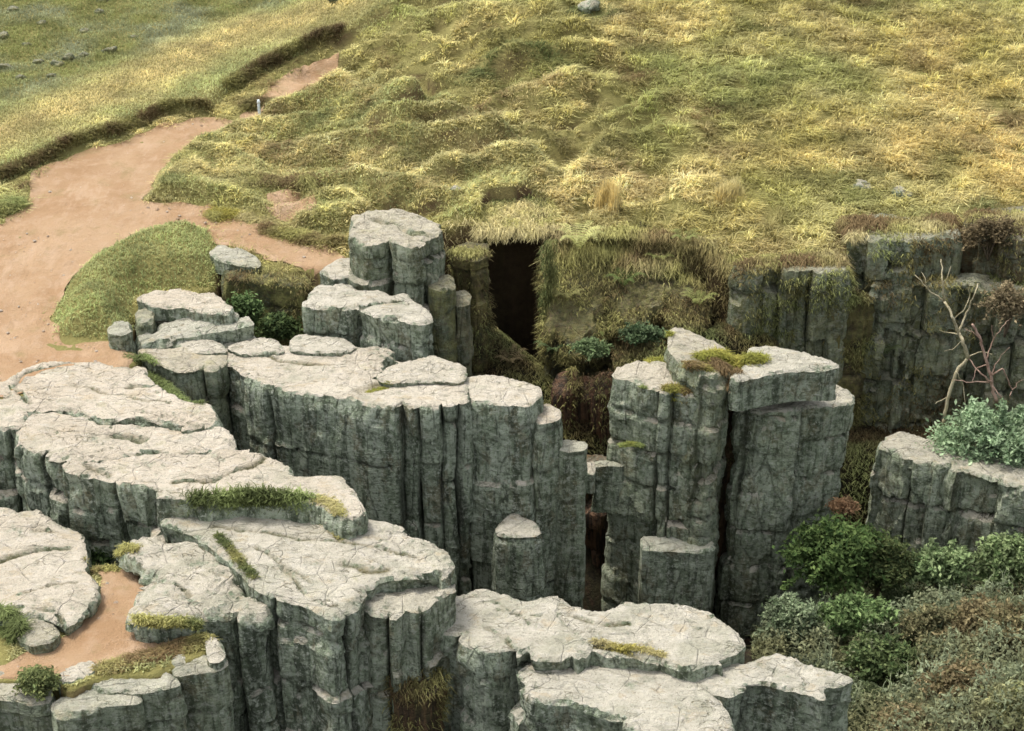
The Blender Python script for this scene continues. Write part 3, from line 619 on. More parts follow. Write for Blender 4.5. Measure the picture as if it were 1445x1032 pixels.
rock('mossy_crag', 'turf covered rock lintel added to darken the deep cleft below it', [TZ(678,282,0), TZ(772,280,0), TZ(776,318,0), TZ(760,331,-.05), TZ(725,327,-.05), TZ(700,330,-.05), TZ(678,332,-.05)], 1.5, .9, 'crag', GH, pale=.12, moss=.62, brown=.4, colw=1.3, bed=.5, rough=1.2, shag=4200)  # lintel added to block skylight, so that the cleft goes dark
rock('mossy_crag', 'mossy shoulder right of the deep cleft, under the small fern', [(774,372),(802,366),(850,372),(848,410),(804,424),(778,416)], -.1, -5, 'crag', GH, pale=.1, moss=.8, brown=.25, colw=1.3, bed=.6, rough=2.0, tilt=(0,.85), top=2, shag=4800)
rock('mossy_crag', 'dark brown ledge below the hill right of the fern', [(860,368),(900,362),(955,370),(950,402),(895,412),(862,402)], 0, -4, 'crag', GH, pale=.1, moss=.8, brown=.25, colw=1.3, bed=.6, rough=2.0, tilt=(0,.8), top=2, shag=4800)
rock('mossy_crag', 'small grey green outcrop in the middle of the mossy slope', [(940,420),(970,410),(1000,420),(995,440),(950,442)], -.6, -4, 'crag', GH, pale=.12, moss=.85, colw=1.3, shag=2798, rough=1.9, tilt=(0,.6), brown=.35)
for i, (x, y, w, z, lb) in enumerate([(797,540,17,-2.5,'leftmost reddish brown pillar at the back of the gap'),(824,548,14,-2.8,'reddish brown pillar in the middle of the back of the gap'),(850,538,17,-2.4,'stout reddish brown pillar touching the buttress')]):
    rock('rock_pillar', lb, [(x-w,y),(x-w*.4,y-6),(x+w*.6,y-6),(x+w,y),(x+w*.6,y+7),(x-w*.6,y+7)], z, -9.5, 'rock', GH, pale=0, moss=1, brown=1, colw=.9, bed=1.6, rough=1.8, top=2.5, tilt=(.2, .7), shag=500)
rock('mossy_crag', 'dark fern grown ledge above the reddish pillars', [(868,458),(900,450),(940,456),(948,490),(905,500),(870,494)], -1.7, -6, 'crag', GH, pale=0, moss=.85, brown=.25, colw=1.3, bed=.6, rough=2, tilt=(0,.7), top=2, shag=4800)
# --- foreground slabs
rock('limestone_slab', 'pale slab with a rounded mossy front beside the lower path', [(174,775),(195,763),(276,766),(305,781),(324,806),(345,836),(372,843),(372,860),(342,864),(300,866),(279,868),(250,871),(215,874),(190,868),(206,826),(208,801),(190,790)], -.85, -8.5, 'rock slab', GF, warm=.45, joints=[(330,865)], cracks=[(.05,.07,[(220,812),(245,825),(265,845)])], edge=.25)
rock('limestone_slab', 'large pale cracked slab left of centre in the foreground', [(222,734),(250,727),(300,731),(342,733),(400,729),(480,737),(532,733),(560,737),(609,763),(630,780),(637,795),(628,803),(595,808),(543,815),(518,828),(501,849),(488,860),(464,867),(426,848),(386,841),(358,826),(333,796),(308,772),(270,752),(228,742)], -.6, -9.5, 'rock slab', GF, warm=.3, joints=[(388,842),(490,860),(525,830)], bed=1.50, colw=3.1, gd=.35, cracks=[(.06,.08,[(360,770),(400,795),(440,820)]),(.12,.06,[(480,790),(520,805),(550,800)]),(.06,.08,[(480,850),(440,845),(400,800)]),(.05,.06,[(300,745),(400,755),(520,770),(600,790)]),(.1,.08,[(470,730),(480,760)])], edge=.12)
rock('limestone_block', 'lower broken lump on the right end of the large cracked slab', [(545,818),(600,811),(641,806),(641,832),(611,848),(596,861),(568,858),(557,871),(525,868),(504,852),(520,832)], -1.05, -9.5, 'rock', GF, warm=.3, joints=[(550,870),(596,861)], bed=1.20, colw=1.9, gd=.4, moss=.15, top=1.6)
rock('limestone_slab', 'pale jagged slab in front of the deep gap, grey wall below', [(596,863),(613,847),(640,838),(689,834),(724,846),(742,850),(784,842),(786,868),(812,896),(832,908),(828,917),(787,930),(752,929),(746,914),(730,925),(722,915),(679,914),(651,896),(620,880)], -1.9, -9.5, 'rock slab', GF, warm=.2, joints=[(651,896),(722,918)], bed=1.35, colw=2.4, gd=.3, cracks=[(.05,.08,[(684,884),(715,900),(730,922)]),(.04,.06,[(700,860),(770,870)]),(.05,.06,[(640,850),(700,850),(760,880)])])
rock('limestone_slab', 'pitted pale slab left of the mossy buttress foot at the lower right', [(786,843),(801,860),(815,859),(839,867),(864,862),(888,853),(934,858),(970,858),(997,867),(1039,892),(1047,909),(1032,917),(1000,928),(972,942),(923,931),(864,921),(834,913),(814,893),(790,866)], -1.95, -9.5, 'rock slab', GF, warm=.2, bed=1.35, colw=2.5, cracks=[(.12,.08,[(836,912),(880,916),(930,930)]),(.05,.07,[(800,870),(850,885),(890,880)])])
rock('limestone_slab', 'large oval pale slab at the bottom of the picture', [(722,953),(738,935),(780,931),(829,927),(899,931),(951,945),(985,962),(1015,1002),(1024,1026),(990,1034),(920,1022),(864,1012),(801,988),(752,987),(738,970)], -2.35, -9.5, 'rock slab', GF, warm=.15, bed=1.50, colw=2.5, edge=.14)
rock('limestone_slab', 'long pale slab at the lower right corner of the rocks, beside the weeds', [(970,948),(984,932),(1025,930),(1050,940),(1102,923),(1140,937),(1168,949),(1203,958),(1184,966),(1162,969),(1166,990),(1144,981),(1119,976),(1078,966),(1053,969),(1032,980),(998,976)], -2.35, -9, 'rock slab', GF, warm=.1, joints=[(1050,969)], gd=.4, colw=2.7, bed=1.50)
rock('rock_block', 'reddish brown mossy block in the hollow at the bottom of the picture', [(548,952),(570,938),(605,940),(622,956),(600,972),(562,972)], -2.9, -9, 'rock', GF, pale=0, moss=1, brown=.8, colw=1.5, rough=1.6, tilt=(0,.5), shag=1500)
# --- bottom left blocks
rock('limestone_block', 'lichened block at the bottom left corner', [(-60,952),(0,950),(40,958),(62,972),(64,985),(40,986),(0,980),(-60,984)], -1.36, -7, 'rock', GF, warm=.2, moss=.25)
rock('limestone_block', 'squat grey block right of the bush at the bottom left', [(77,992),(100,980),(130,973),(165,969),(190,976),(196,987),(150,992),(110,1002),(82,1006)], -1.45, -7, 'rock', GF, warm=.1, pale=.6, moss=.2, colw=3.4, bed=1.05)
rock('limestone_block', 'layered grey block below the dry grass strip', [(124,963),(150,957),(200,953),(230,946),(245,952),(251,963),(225,970),(190,974),(140,970)], -1.38, -7, 'rock', GF, warm=.1, pale=.6, moss=.15, colw=3.7, bed=0.56)
rock('limestone_pillar', 'upright grey pillar at the right end of the dry grass strip', [(243,930),(262,922),(290,921),(312,926),(319,936),(300,944),(250,947)], -1.34, -7.5, 'rock', GF, warm=.1, pale=.7, moss=.2, colw=2.2, bed=1.20)
rock('limestone_pillar', 'thin pale upright shard beside the black crack', [(293,900),(302,895),(309,904),(314,925),(308,931),(298,930)], -1.15, -7, 'rock', GF, warm=.4)
rock('limestone_slab', 'pale flat ledge between the lower path and the bush', [(84,952),(96,938),(122,932),(150,936),(128,950),(100,963),(84,963)], -1.3, -3, 'rock slab', GF, warm=.5)

def ROCKZ(V, default=-99.):
    """height of the highest rock top under each point"""
    out = np.full(len(V), default)
    for ring, tv in SURF:
        lo, hi = ring.min(0), ring.max(0)
        m = (V[:, 0] > lo[0]) & (V[:, 0] < hi[0]) & (V[:, 1] > lo[1]) & (V[:, 1] < hi[1])
        if not m.any(): continue
        k = np.where(m)[0]; k = k[inside(V[k], ring)]
        if not len(k): continue
        for c in range(0, len(k), 2000):
            kk = k[c:c+2000]
            nn = np.argmin(((V[kk][:, None]-tv[None, :, :2])**2).sum(2), 1)
            out[kk] = np.maximum(out[kk], tv[nn, 2])
    return out
def surf(V):
    return np.maximum(ROCKZ(V), samp(Z2, V[:, 0], V[:, 1]))
def zone_col(x, y, left):
    """hillside turf colour: green-yellow left of the path, olive in the middle, gold to the right"""
    n1 = fbm(x*.22, y*.35, 1, 101, 3); n2 = fbm(x*.8, y*1.1, 2, 103, 3); n3 = fbm(x*.09, y*.15, 3, 105, 2)
    c = lerp(OLIVE, STRAW, np.clip(.48+.5*n1+.45*n2, 0, 1))
    r = sstep(3, 12, x)*np.clip(.55+.6*n1, 0, 1)
    c = c*(1-r[:, None]) + r[:, None]*lerp(GOLD, STRAW, np.clip(.5+n2, 0, 1))
    g = np.clip(.42+.9*n3-.25*n2, 0, .85)
    c = c*(1-g[:, None]) + g[:, None]*lerp(GREEN, LIME, np.clip(.5+.8*n2, 0, 1))
    lc = lerp(LIME, STRAW, np.clip(.3+.6*n2+.3*n1, 0, 1)); lc = lc*1.0+.12*GREEN[None]
    return c*(1-left[:, None]) + left[:, None]*lc
CREST = GP([(-120,235),(0,192),(100,152),(200,112),(345,47),(480,8),(560,-25)])
BPOLY = np.vstack([BANK, [[-10, 120], [-60, 120], [-60, BANK[0, 1]-3]]])
CPOLY = np.vstack([CREST, [[-8, 150], [-90, 150], [-90, CREST[0, 1]]]])
def scatter(n, x0, x1, y0, y1, keep, margin=60):
    P = np.stack([RNG.uniform(x0, x1, n), RNG.uniform(y0, y1, n)], 1)
    z = samp(Z2, P[:, 0], P[:, 1]); px, py = proj(np.c_[P, z])
    m = (px > -margin) & (px < 1445+margin) & (py > -margin) & (py < 1032+margin)
    P = P[m]; z = z[m]; k = keep(P)
    return np.c_[P, z][k]
def nopath(P):
    t = RNG.random(len(P))**5*.7-.02
    return (sdist(P, PATH) < t) & (sdist(P, PATH2) < t) & (sdist(P, SOILP) < 2*t)
# tussocks on the hill
def on_hill(P):
    return nopath(P) & (sdist(P, UPP) > -.1) & ~inside(P, BPOLY) & ~inside(P, MOUND) & (ROCKZ(P) < -50)
C = scatter(24000, -22, 26, 40, 78, on_hill)
gz = np.hypot((samp(Z2, C[:, 0]+.15, C[:, 1])-samp(Z2, C[:, 0]-.15, C[:, 1]))/.3, (samp(Z2, C[:, 0], C[:, 1]+.15)-samp(Z2, C[:, 0], C[:, 1]-.15))/.3)
C = C[RNG.random(len(C)) < np.clip(1.5-gz*.75, .25, 1)]
tc = zone_col(C[:, 0], C[:, 1], np.zeros(len(C)))*RNG.uniform(.72, 1.2, (len(C), 1))
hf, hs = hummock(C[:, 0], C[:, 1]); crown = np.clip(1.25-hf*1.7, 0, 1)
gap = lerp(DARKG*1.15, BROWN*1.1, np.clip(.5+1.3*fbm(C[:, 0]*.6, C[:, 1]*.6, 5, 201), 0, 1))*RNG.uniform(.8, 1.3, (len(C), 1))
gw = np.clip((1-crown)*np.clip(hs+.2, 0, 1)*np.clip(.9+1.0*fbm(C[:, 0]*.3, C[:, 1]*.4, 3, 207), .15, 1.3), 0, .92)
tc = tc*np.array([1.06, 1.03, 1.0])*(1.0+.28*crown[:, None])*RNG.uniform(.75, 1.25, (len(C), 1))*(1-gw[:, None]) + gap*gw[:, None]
K = 34
r = RNG.uniform(.18, .46, len(C))*(1+.5*fbm(C[:, 0]*.3, C[:, 1]*.3, 2, 205)); hgt = RNG.uniform(.26, .62, len(C))*(.75+.55*sstep(-3, 10, C[:, 0]))
ang = RNG.uniform(0, 2*np.pi, (len(C), K)); rad = np.sqrt(RNG.random((len(C), K)))
dv = np.stack([np.cos(ang), np.sin(ang)], 2)
rt = np.repeat(C[:, None, :], K, 1).copy(); rt[..., :2] += dv*(rad*r[:, None])[..., None]*.7
rt = rt.reshape(-1, 3); rt[:, 2] = samp(Z2, rt[:, 0], rt[:, 1]) - .03
wind = np.array([.35, -.45])   # leans to the right and downhill
dd = dv.reshape(-1, 2)*.8 + wind*1.0; dd /= np.hypot(dd[:, 0], dd[:, 1])[:, None]+1e-6
ln = np.repeat(hgt, K)*RNG.uniform(.6, 1.15, len(rt))
ou = np.clip(np.repeat(.45+.25*RNG.random(len(C)), K)+.35*rad.reshape(-1), .2, .95)
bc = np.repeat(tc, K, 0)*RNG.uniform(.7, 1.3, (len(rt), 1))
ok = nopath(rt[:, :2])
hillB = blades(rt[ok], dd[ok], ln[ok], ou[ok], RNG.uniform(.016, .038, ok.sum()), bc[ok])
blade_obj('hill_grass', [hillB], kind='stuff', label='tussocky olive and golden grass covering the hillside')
# short turf left of the path, on the mound and the grassy tongue
def on_turf(P): return (inside(P, LLP) & (sdist(P, PATHL) < .03) & (ROCKZ(P) < -1.9)) | nopath(P) & (sdist(P, UPP) > -.05) & (inside(P, BPOLY) | inside(P, MOUND) | inside(P, ISLE)) & (ROCKZ(P) < -50)
T = np.concatenate([scatter(420000, -24, 4, 37, 78, on_turf), scatter(26000, -11, -4, 22, 29, on_turf)])
gy = (samp(Z2, T[:, 0], T[:, 1]+.12)-samp(Z2, T[:, 0], T[:, 1]-.12))/.24
gzx = (samp(Z2, T[:, 0]+.12, T[:, 1])-samp(Z2, T[:, 0]-.12, T[:, 1]))/.24
T = T[RNG.random(len(T)) < np.clip(1.6-.8*np.hypot(gy, gzx), .45, 1)]
a = RNG.uniform(0, 2*np.pi, len(T)); dd = np.stack([np.cos(a)+.3, np.sin(a)-.4], 1); dd /= np.hypot(dd[:, 0], dd[:, 1])[:, None]+1e-6
inb = inside(T[:, :2], BPOLY); cr = sdist(T[:, :2], CPOLY)
col = zone_col(T[:, 0], T[:, 1], np.where(inb, 1., .75))
cw = np.exp(-((cr+.6)/1.5)**2)*.85; col = col*(1-cw[:, None])+cw[:, None]*np.array([.80, .66, .33])[None]
be = sstep(.3, 2.5, cr)*(cr > 0); n9 = fbm(T[:, 0]*.5, T[:, 1]*.5, 7, 301)
moor = lerp(np.array([.30, .32, .12]), np.array([.36, .39, .24]), np.clip(.5+n9, 0, 1))
be = be*sstep(-6, -12, T[:, 0]); col = col*(1-be[:, None])+be[:, None]*moor
mi = inside(T[:, :2], MOUND)[:, None]*.55; col = col*(1-mi)+mi*(GREEN*1.15)[None]
col = col*(.85+.3*fbm(T[:, 0]*1.2, T[:, 1]*1.4, 3, 303))[:, None]*RNG.uniform(.75, 1.25, (len(T), 1))
T[:, 2] -= .02
turfB = blades(T, dd, RNG.uniform(.10, .26, len(T))*(1+.3*fbm(T[:, 0], T[:, 1], 3, 305)), RNG.uniform(.3, .85, len(T)), RNG.uniform(.02, .04, len(T)), col)
blade_obj('turf', [turfB], kind='stuff', label='short green and straw turf on the bank and mound beside the path')
# shaggy grass and moss on the slope behind the gap
def on_slope(P):
    px, py = proj(np.c_[P, samp(Z2, P[:, 0], P[:, 1])])
    return (samp(PIT2, P[:, 0], P[:, 1]) > .3) & (py < 800) & (px > 625) & (ROCKZ(P) < -2.2) & ((py < 640) | (px > 1180))
T = scatter(160000, -4, 22, 36, 48, on_slope)
n = fbm(T[:, 0]*.9, T[:, 1]*.9, T[:, 2]*.6, 401)
col = lerp(BROWN*.7, OLIVE*.7, np.clip(.35+1.0*n, 0, 1))
g = np.clip(fbm(T[:, 0]*.5, T[:, 1]*.5, T[:, 2]*.5, 403)*1.2, 0, .8); col = col*(1-g[:, None])+g[:, None]*(GREEN*.62)[None]
col *= RNG.uniform(.5, 1.2, (len(T), 1))
deep = 1-.0*T[:, 2]
a = RNG.uniform(-1.1, 1.1, len(T)); dd = np.stack([np.sin(a), -np.cos(a)], 1)
blade_obj('slope_grass', [blades(T, dd, RNG.uniform(.15, .4, len(T)), RNG.uniform(.6, .97, len(T)), RNG.uniform(.02, .045, len(T)), col, sag=.75)], kind='stuff', label='shaggy brown and green grass hanging on the slope behind the gap')
# dead grass hanging over the rim of the gap
R_ = resample(GP([(636,330),(684,330),(702,333),(726,331),(760,335),(774,330),(800,334),(870,331),(945,341),(1000,346),(1050,368),(1120,366),(1190,366),(1197,330),(1300,338),(1350,326),(1450,338)]), .03, False)
i_ = RNG.integers(0, len(R_), 26000); P = R_[i_]+RNG.normal(0, .22, (len(i_), 2)); z_ = np.maximum(samp(Z2, P[:, 0], P[:, 1]), ROCKZ(P))
n1 = fbm(P[:, 0]*.8, P[:, 1]*.8, 1, 701); c = lerp(BROWN, OLIVE, np.clip(.5+n1, 0, 1)); g_ = np.clip(fbm(P[:, 0]*.45, P[:, 1], 3, 703)*1.3, 0, .9); c = c*(1-g_[:, None])+g_[:, None]*(STRAW*.8)[None]
a = RNG.normal(0, .8, len(P)); blade_obj('rim_grass', [blades(np.c_[P, z_], np.stack([np.sin(a), -np.cos(a)], 1), RNG.uniform(.2, .6, len(P)), RNG.uniform(.55, .97, len(P)), RNG.uniform(.018, .04, len(P)), c*RNG.uniform(.6, 1.3, (len(P), 1)), sag=.95)], kind='stuff', label='dead grass hanging over the rim of the gap')
# ------------------------------------------------------------------ tufts, bushes, ferns
def strip_tuft(name, label, line, width, length, cols, n, z=None, cat='grass tuft', group=None, droop=.3, out=(.4, .9), parent=None, D=None):
    """grass growing along a line of picture points lying at height z"""
    L = np.array([(at(px, py, z)[:2] if z is not None else G(px, py)) for px, py in line]); L = resample(L, .05, False)
    i = RNG.integers(0, len(L), n); P = L[i] + RNG.normal(0, width*.5, (n, 2)); rel = np.hypot(*(P-L[i]).T)/width
    zz = surf(P); zz = np.where(zz < z-.8, z-.25, zz) if z is not None else zz
    P = np.c_[P, zz-.03]
    if D is not None:
        W = resample(np.array([atD(px, py, D) for px, py in line]), .05, False); P = W[RNG.integers(0, len(W), n)] + RNG.normal(0, 1, (n, 3))*np.array([width*.5, .05, width*.45])
        rel = np.zeros(n)
    a = RNG.uniform(0, 2*np.pi, n); d = np.stack([np.cos(a), np.sin(a)-.7], 1); d /= np.hypot(d[:, 0], d[:, 1])[:, None]+1e-6
    t = np.clip(.5+.9*fbm(P[:, 0]*1.6, P[:, 1]*1.6, 1, 501)+RNG.normal(0, .15, n), 0, 1)
    c = lerp(np.array(cols[0]), np.array(cols[1]), t)*RNG.uniform(.7, 1.25, (n, 1))
    loc = np.array([*L.mean(0), P[:, 2].min()])
    B = blades(P, d, RNG.uniform(.5, 1.1, n)*length*np.clip(1.2-.5*rel, .4, 1.2), RNG.uniform(*out, n), RNG.uniform(.018, .034, n), c, sag=droop)
    return blade_obj(name, [B], label=label, cat=cat, group=group, loc=loc)
YEL, YG = (.40, .36, .09), (.30, .31, .07)
GT = 'grass tufts growing on the rocks'
strip_tuft('grass_strip', 'green mossy grass strip along the foot of the pointed pink slab', [(272,712),(310,712),(350,706),(400,708),(440,716)], .26, .34, (DARKG*1.2, GREEN*1.15), 6500, -.4, group=GT, D=30.45, out=(.3, .95))
strip_tuft('grass_strip', 'dry olive grass strip on the edge of the lower path above the layered block', [(150,946),(185,936),(220,926),(260,914),(290,908)], .24, .36, (OLIVE*.9, BROWN*1.2), 5200, -1.4, group=GT)
strip_tuft('grass_tuft', 'bright yellow green tuft hanging over the top of the buttress beside the cap block', [(990,505),(1015,498),(1045,502),(1075,506)], .24, .42, (YEL, YG), 3800, .42, group=GT)
strip_tuft('grass_tuft', 'brown dead grass hanging below the yellow tuft in the notch of the buttress', [(1005,522),(1020,528),(1035,534)], .2, .45, (BROWN, BROWN*.7), 1500, .15, group=GT, droop=.7)
strip_tuft('grass_tuft', 'short yellow green tuft with brown roots on the front edge of the buttress', [(940,548),(965,550),(995,550)], .18, .3, (YG, BROWN*1.2), 2200, -.25, group=GT)
strip_tuft('grass_tuft', 'spiky yellow tuft beside the pinkish upright block', [(915,503),(930,500),(942,502)], .14, .35, (YEL, YG), 1000, -.2, group=GT)
strip_tuft('grass_tuft', 'dry yellow grass in the seam between the pitted slab and the oval slab', [(838,914),(870,920),(905,922),(935,930)], .1, .2, (YEL, STRAW*.7), 1500, -2.1, group=GT)
strip_tuft('grass_tuft', 'yellowish dry tuft on the back edge of the large cracked slab', [(450,728),(470,738),(482,755)], .22, .18, (STRAW*.75, OLIVE), 1600, -.6, group=GT)
strip_tuft('moss_patch', 'small yellow moss patch on the pale top of the long wall', [(520,548),(545,543)], .14, .1, (YEL, YG), 1500, .05, 'moss', GT)
strip_tuft('grass_strip', 'green seam of grass between the pinkish slab and the squat mossy block', [(180,507),(205,512),(225,528),(245,545),(262,560),(285,575)], .15, .26, (DARKG*1.4, GREEN), 3200, -.1, group=GT)
strip_tuft('grass_strip', 'thin green grass in the crack between the two foreground slabs', [(310,776),(330,800),(350,826),(362,838)], .1, .25, (DARKG, OLIVE*.7), 1400, -1.0, group=GT)
strip_tuft('grass_strip', 'dark green grass along the front of the mossy rounded slab', [(192,876),(220,880),(255,880),(280,884)], .12, .2, (DARKG*1.3, OLIVE), 1800, -1.35, group=GT, D=26.55)
strip_tuft('grass_tuft', 'dark grass clump at the far left edge beside the small rounded stone', [(-10,885),(5,880),(22,892),(30,902)], .2, .45, (DARKG, GREEN), 2200, -1.3, group=GT)
strip_tuft('grass_tuft', 'dry brown grass at the lip of the dark hole behind the lower path', [(130,805),(160,800),(195,802)], .16, .26, (OLIVE, BROWN), 1600, -1.35, group=GT)
strip_tuft('grass_tuft', 'yellow edged tuft at the fork of the sandy path', [(300,298),(308,306),(318,300),(330,306)], .28, .4, (OLIVE, YEL), 2600, None, group=GT)
strip_tuft('grass_tuft', 'dark clump of turf on the path at the left edge of the picture', [(-15,300),(5,296),(25,288)], .4, .5, (OLIVE*.9, GREEN), 5200, None, group=GT)
strip_tuft('grass_tuft', 'dark brown rush clump beside the little white post', [(350,152),(366,146),(386,148)], .35, .6, (BROWN*.8, OLIVE*.7), 3800, None, group=GT)
strip_tuft('grass_strip', 'dark shaggy grass fringe under the bank at the narrow end of the path', [(322,131),(366,103),(401,85),(454,60),(482,55)], .25, .55, (BROWN*.7, OLIVE*.7), 4200, None, group=GT)
strip_tuft('grass_strip', 'dark shaggy grass fringe hanging from the turf bank along the sandy path', [(0,256),(35,239),(70,225),(126,200),(167,190),(209,172),(244,159),(297,157)], .2, .5, (BROWN*.8, OLIVE*.7), 5200, None, group=GT)
strip_tuft('grass_strip', 'olive and brown rough grass between the path spur and the tall crag', [(375,322),(410,332),(450,340),(490,345)], .35, .42, (OLIVE, BROWN*1.1), 6500, None, group=GT)
strip_tuft('grass_strip', 'shaggy straw grass on the added turf roof of the deep black cleft', [(682,326),(684,312),(684,298),(700,296),(705,312),(704,326),(722,322),(724,308),(724,294),(745,294),(746,310),(748,328),(766,324),(768,308),(770,294)], .5, .42, (OLIVE*1.1, STRAW), 8200, None, group=GT, droop=.5)
strip_tuft('grass_strip', 'ragged green growth hanging down the right side of the deep black cleft', [(778,345),(772,370),(780,395),(770,425),(776,450)], .2, .3, (DARKG*1.1, OLIVE*.8), 1100, .2, group=GT, D=43.0, droop=.9)
strip_tuft('grass_strip', 'dark brown shaggy overhang above the small patch of bare red soil', [(362,268),(395,264),(430,270),(455,290)], .4, .5, (BROWN*.9, OLIVE*.8), 5200, None, group=GT, droop=.6)
strip_tuft('grass_strip', 'yellowish grass along the lower edge of the small patch of bare red soil', [(340,306),(370,312),(405,322),(445,318)], .4, .32, (OLIVE, STRAW*.8), 4200, None, group=GT)
strip_tuft('grass_tuft', 'tall pale dead grass stalks at the rim above the fern', [(845,285),(862,280),(868,300)], .18, 1.15, (GOLD, STRAW), 700, None, group=GT, out=(.05,.3), droop=0)
strip_tuft('grass_tuft', 'tall pale dead grass stalks on the rim near the middle right', [(1015,290),(1040,280)], .3, .9, (GOLD, STRAW), 700, None, group=GT, out=(.05,.35), droop=0)
strip_tuft('grass_tuft', 'small green cushion growing on the face of the buttress', [(878,618),(892,616),(905,618)], .07, .2, (YG, GREEN), 2200, -1.9, group=GT)

def leaves(P, size, cols, up=.5, n1=7):
    n = len(P); Nn = RNG.normal(0, 1, (n, 3)); Nn[:, 2] = np.abs(Nn[:, 2])+up; Nn /= np.linalg.norm(Nn, axis=1)[:, None]
    a = np.cross(Nn, RNG.normal(0, 1, (n, 3))); a /= np.linalg.norm(a, axis=1)[:, None]+1e-9; b = np.cross(Nn, a)
    s = (size*RNG.uniform(.6, 1.4, n))[:, None]
    V = np.stack([P-a*s, P+b*s*.45+Nn*s*.12, P+a*s, P-b*s*.45+Nn*s*.12], 1).reshape(-1, 3)
    Q = np.arange(n)[:, None]*4+np.array([[0, 1, 2, 3]])
    return V, Q, np.repeat(cols, 4, 0)
def tube(pts, r0, r1, wig=.0, seg=7):
    P = resample(np.asarray(pts, float), .12, False); n = len(P)
    if wig: P[1:-1] += RNG.normal(0, wig, (n-2, 3))
    t = np.gradient(P, axis=0); t /= np.linalg.norm(t, axis=1)[:, None]+1e-9
    a = np.cross(t, np.array([.3, .9, .2])); a /= np.linalg.norm(a, axis=1)[:, None]+1e-9; b = np.cross(t, a)
    r = np.linspace(r0, r1, n)[:, None, None]
    th = np.linspace(0, 2*np.pi, seg, endpoint=False)
    V = (P[:, None]+r*(np.cos(th)[None, :, None]*a[:, None]+np.sin(th)[None, :, None]*b[:, None])).reshape(-1, 3)
    I = np.arange(n*seg).reshape(n, seg); J = np.roll(I, -1, 1)
    Q = np.stack([I[:-1].ravel(), J[:-1].ravel(), J[1:].ravel(), I[1:].ravel()], 1)
    k = len(V); V = np.vstack([V, P[:1], P[-1:]])
    T = np.concatenate([np.stack([J[0], I[0], np.full(seg, k)], 1), np.stack([I[-1], J[-1], np.full(seg, k+1)], 1)])
    return V, Q, T
def tube_obj(name, lst, mat, parent=None, org=(0, 0, 0), **kw):
    Vs, Fs, Ts, o = [], [], [], 0
    for V, Q, T in lst: Vs.append(V); Fs.append(Q+o); Ts.append(T+o); o += len(V)
    V = np.concatenate(Vs)-np.asarray(org)
    return link(name, mesh_np(name, V, [np.concatenate(Fs), np.concatenate(Ts)]), mat, parent=parent, **kw)
def bush(name, label, c, rad, n, size, cols, cat='shrub', group=None, clumps=22, stems=4, flat=.0, ground=False):
    c = np.asarray(c, float); rad = np.asarray(rad, float)
    if ground: c[2] = float(samp(Z2, c[:1], c[1:2])[0])+rad[2]*.62
    root = empty(name, c-np.array([0, 0, rad[2]]), label, cat, group)
    k = RNG.normal(0, 1, (clumps, 3)); k /= np.linalg.norm(k, axis=1)[:, None]; k *= RNG.uniform(.45, .95, (clumps, 1)); k[:, 2] = np.where(k[:, 2] < -.75, -k[:, 2]*.8, k[:, 2])
    cc = k*rad; ci = RNG.integers(0, clumps, n); cr = RNG.uniform(.2, .42, clumps)*rad.mean()
    P = cc[ci]+RNG.normal(0, 1, (n, 3))*cr[ci][:, None]*np.array([.6, .6, .42])
    ns_ = 46; kd = RNG.normal(0, 1, (ns_, 3)); kd[:, 2] = np.abs(kd[:, 2])*.8-.15; kd /= np.linalg.norm(kd, axis=1)[:, None]; ln_ = RNG.uniform(.8, 1.5, ns_)
    ms = RNG.random(n) < .42; si_ = RNG.integers(0, ns_, n); tt = RNG.uniform(.35, 1, n)*ln_[si_]
    SPp = kd[si_]*rad*tt[:, None]; SPp[:, 2] -= .22*rad[2]*tt**2; SPp += RNG.normal(0, 1, (n, 3))*(.075*(1.4-tt/1.5))[:, None]
    P = np.where(ms[:, None], SPp, P*np.array([1, 1, .9]))
    bright = RNG.uniform(.6, 1.3, clumps)[ci]*np.where(ms, RNG.uniform(.75, 1.3, ns_)[si_], 1)
    t = np.clip(RNG.normal(.5, .3, n), 0, 1)
    col = lerp(np.array(cols[0]), np.array(cols[1]), t)*bright[:, None]*RNG.uniform(.8, 1.2, (n, 1))
    V, Q, Cc = leaves(P, size, col)
    up = np.array([0, 0, rad[2]])
    me = mesh_np('foliage', V+up, [Q], False); vcol(me, np.clip(Cc, 0, 1)); link('foliage', me, M_LEAF, parent=root)
    tl = [tube(np.array([[0, 0, -.3], kk*rad*.45+up*.8+RNG.normal(0, .05, 3), kk*rad*.95+up]), .035, .01) for kk in k[:stems]]
    for q_ in tl: tube_obj('stem', [q_], M_DARKBARK, parent=root)
    return root
GS = 'shrubs and weeds in the right hand gully'
PALEG = ((.14, .22, .11), (.38, .48, .29)); MIDG = ((.045, .085, .025), (.145, .205, .065)); WEED = ((.09, .12, .05), (.26, .24, .11)); RUST = ((.13, .105, .05), (.27, .225, .12)); GREYG = ((.13, .155, .085), (.30, .32, .19))
bush('shrub', 'pale blue green leafy bush on the right edge above the grey blocks', atD(1408,618,38.0), (1.75, 1.0, 1.2), 16000, .075, PALEG, group=GS, clumps=34)
bush('shrub', 'lower spray of pale green leaves at the right edge below the bushy crown', atD(1432,668,37.4), (.9, .6, .6), 4500, .07, PALEG, group=GS)
bush('shrub', 'bright dark green bush in the hollow at the foot of the grey blocks', atD(1178,782,34.6), (1.2, .8, 1.2), 9000, .085, MIDG, group=GS, clumps=30)
bush('shrub', 'dull green bush filling the shade left of the grey slanting blocks', atD(1243,795,34.8), (.85, .7, 1.05), 6200, .07, ((.05,.08,.03),(.14,.16,.06)), group=GS)
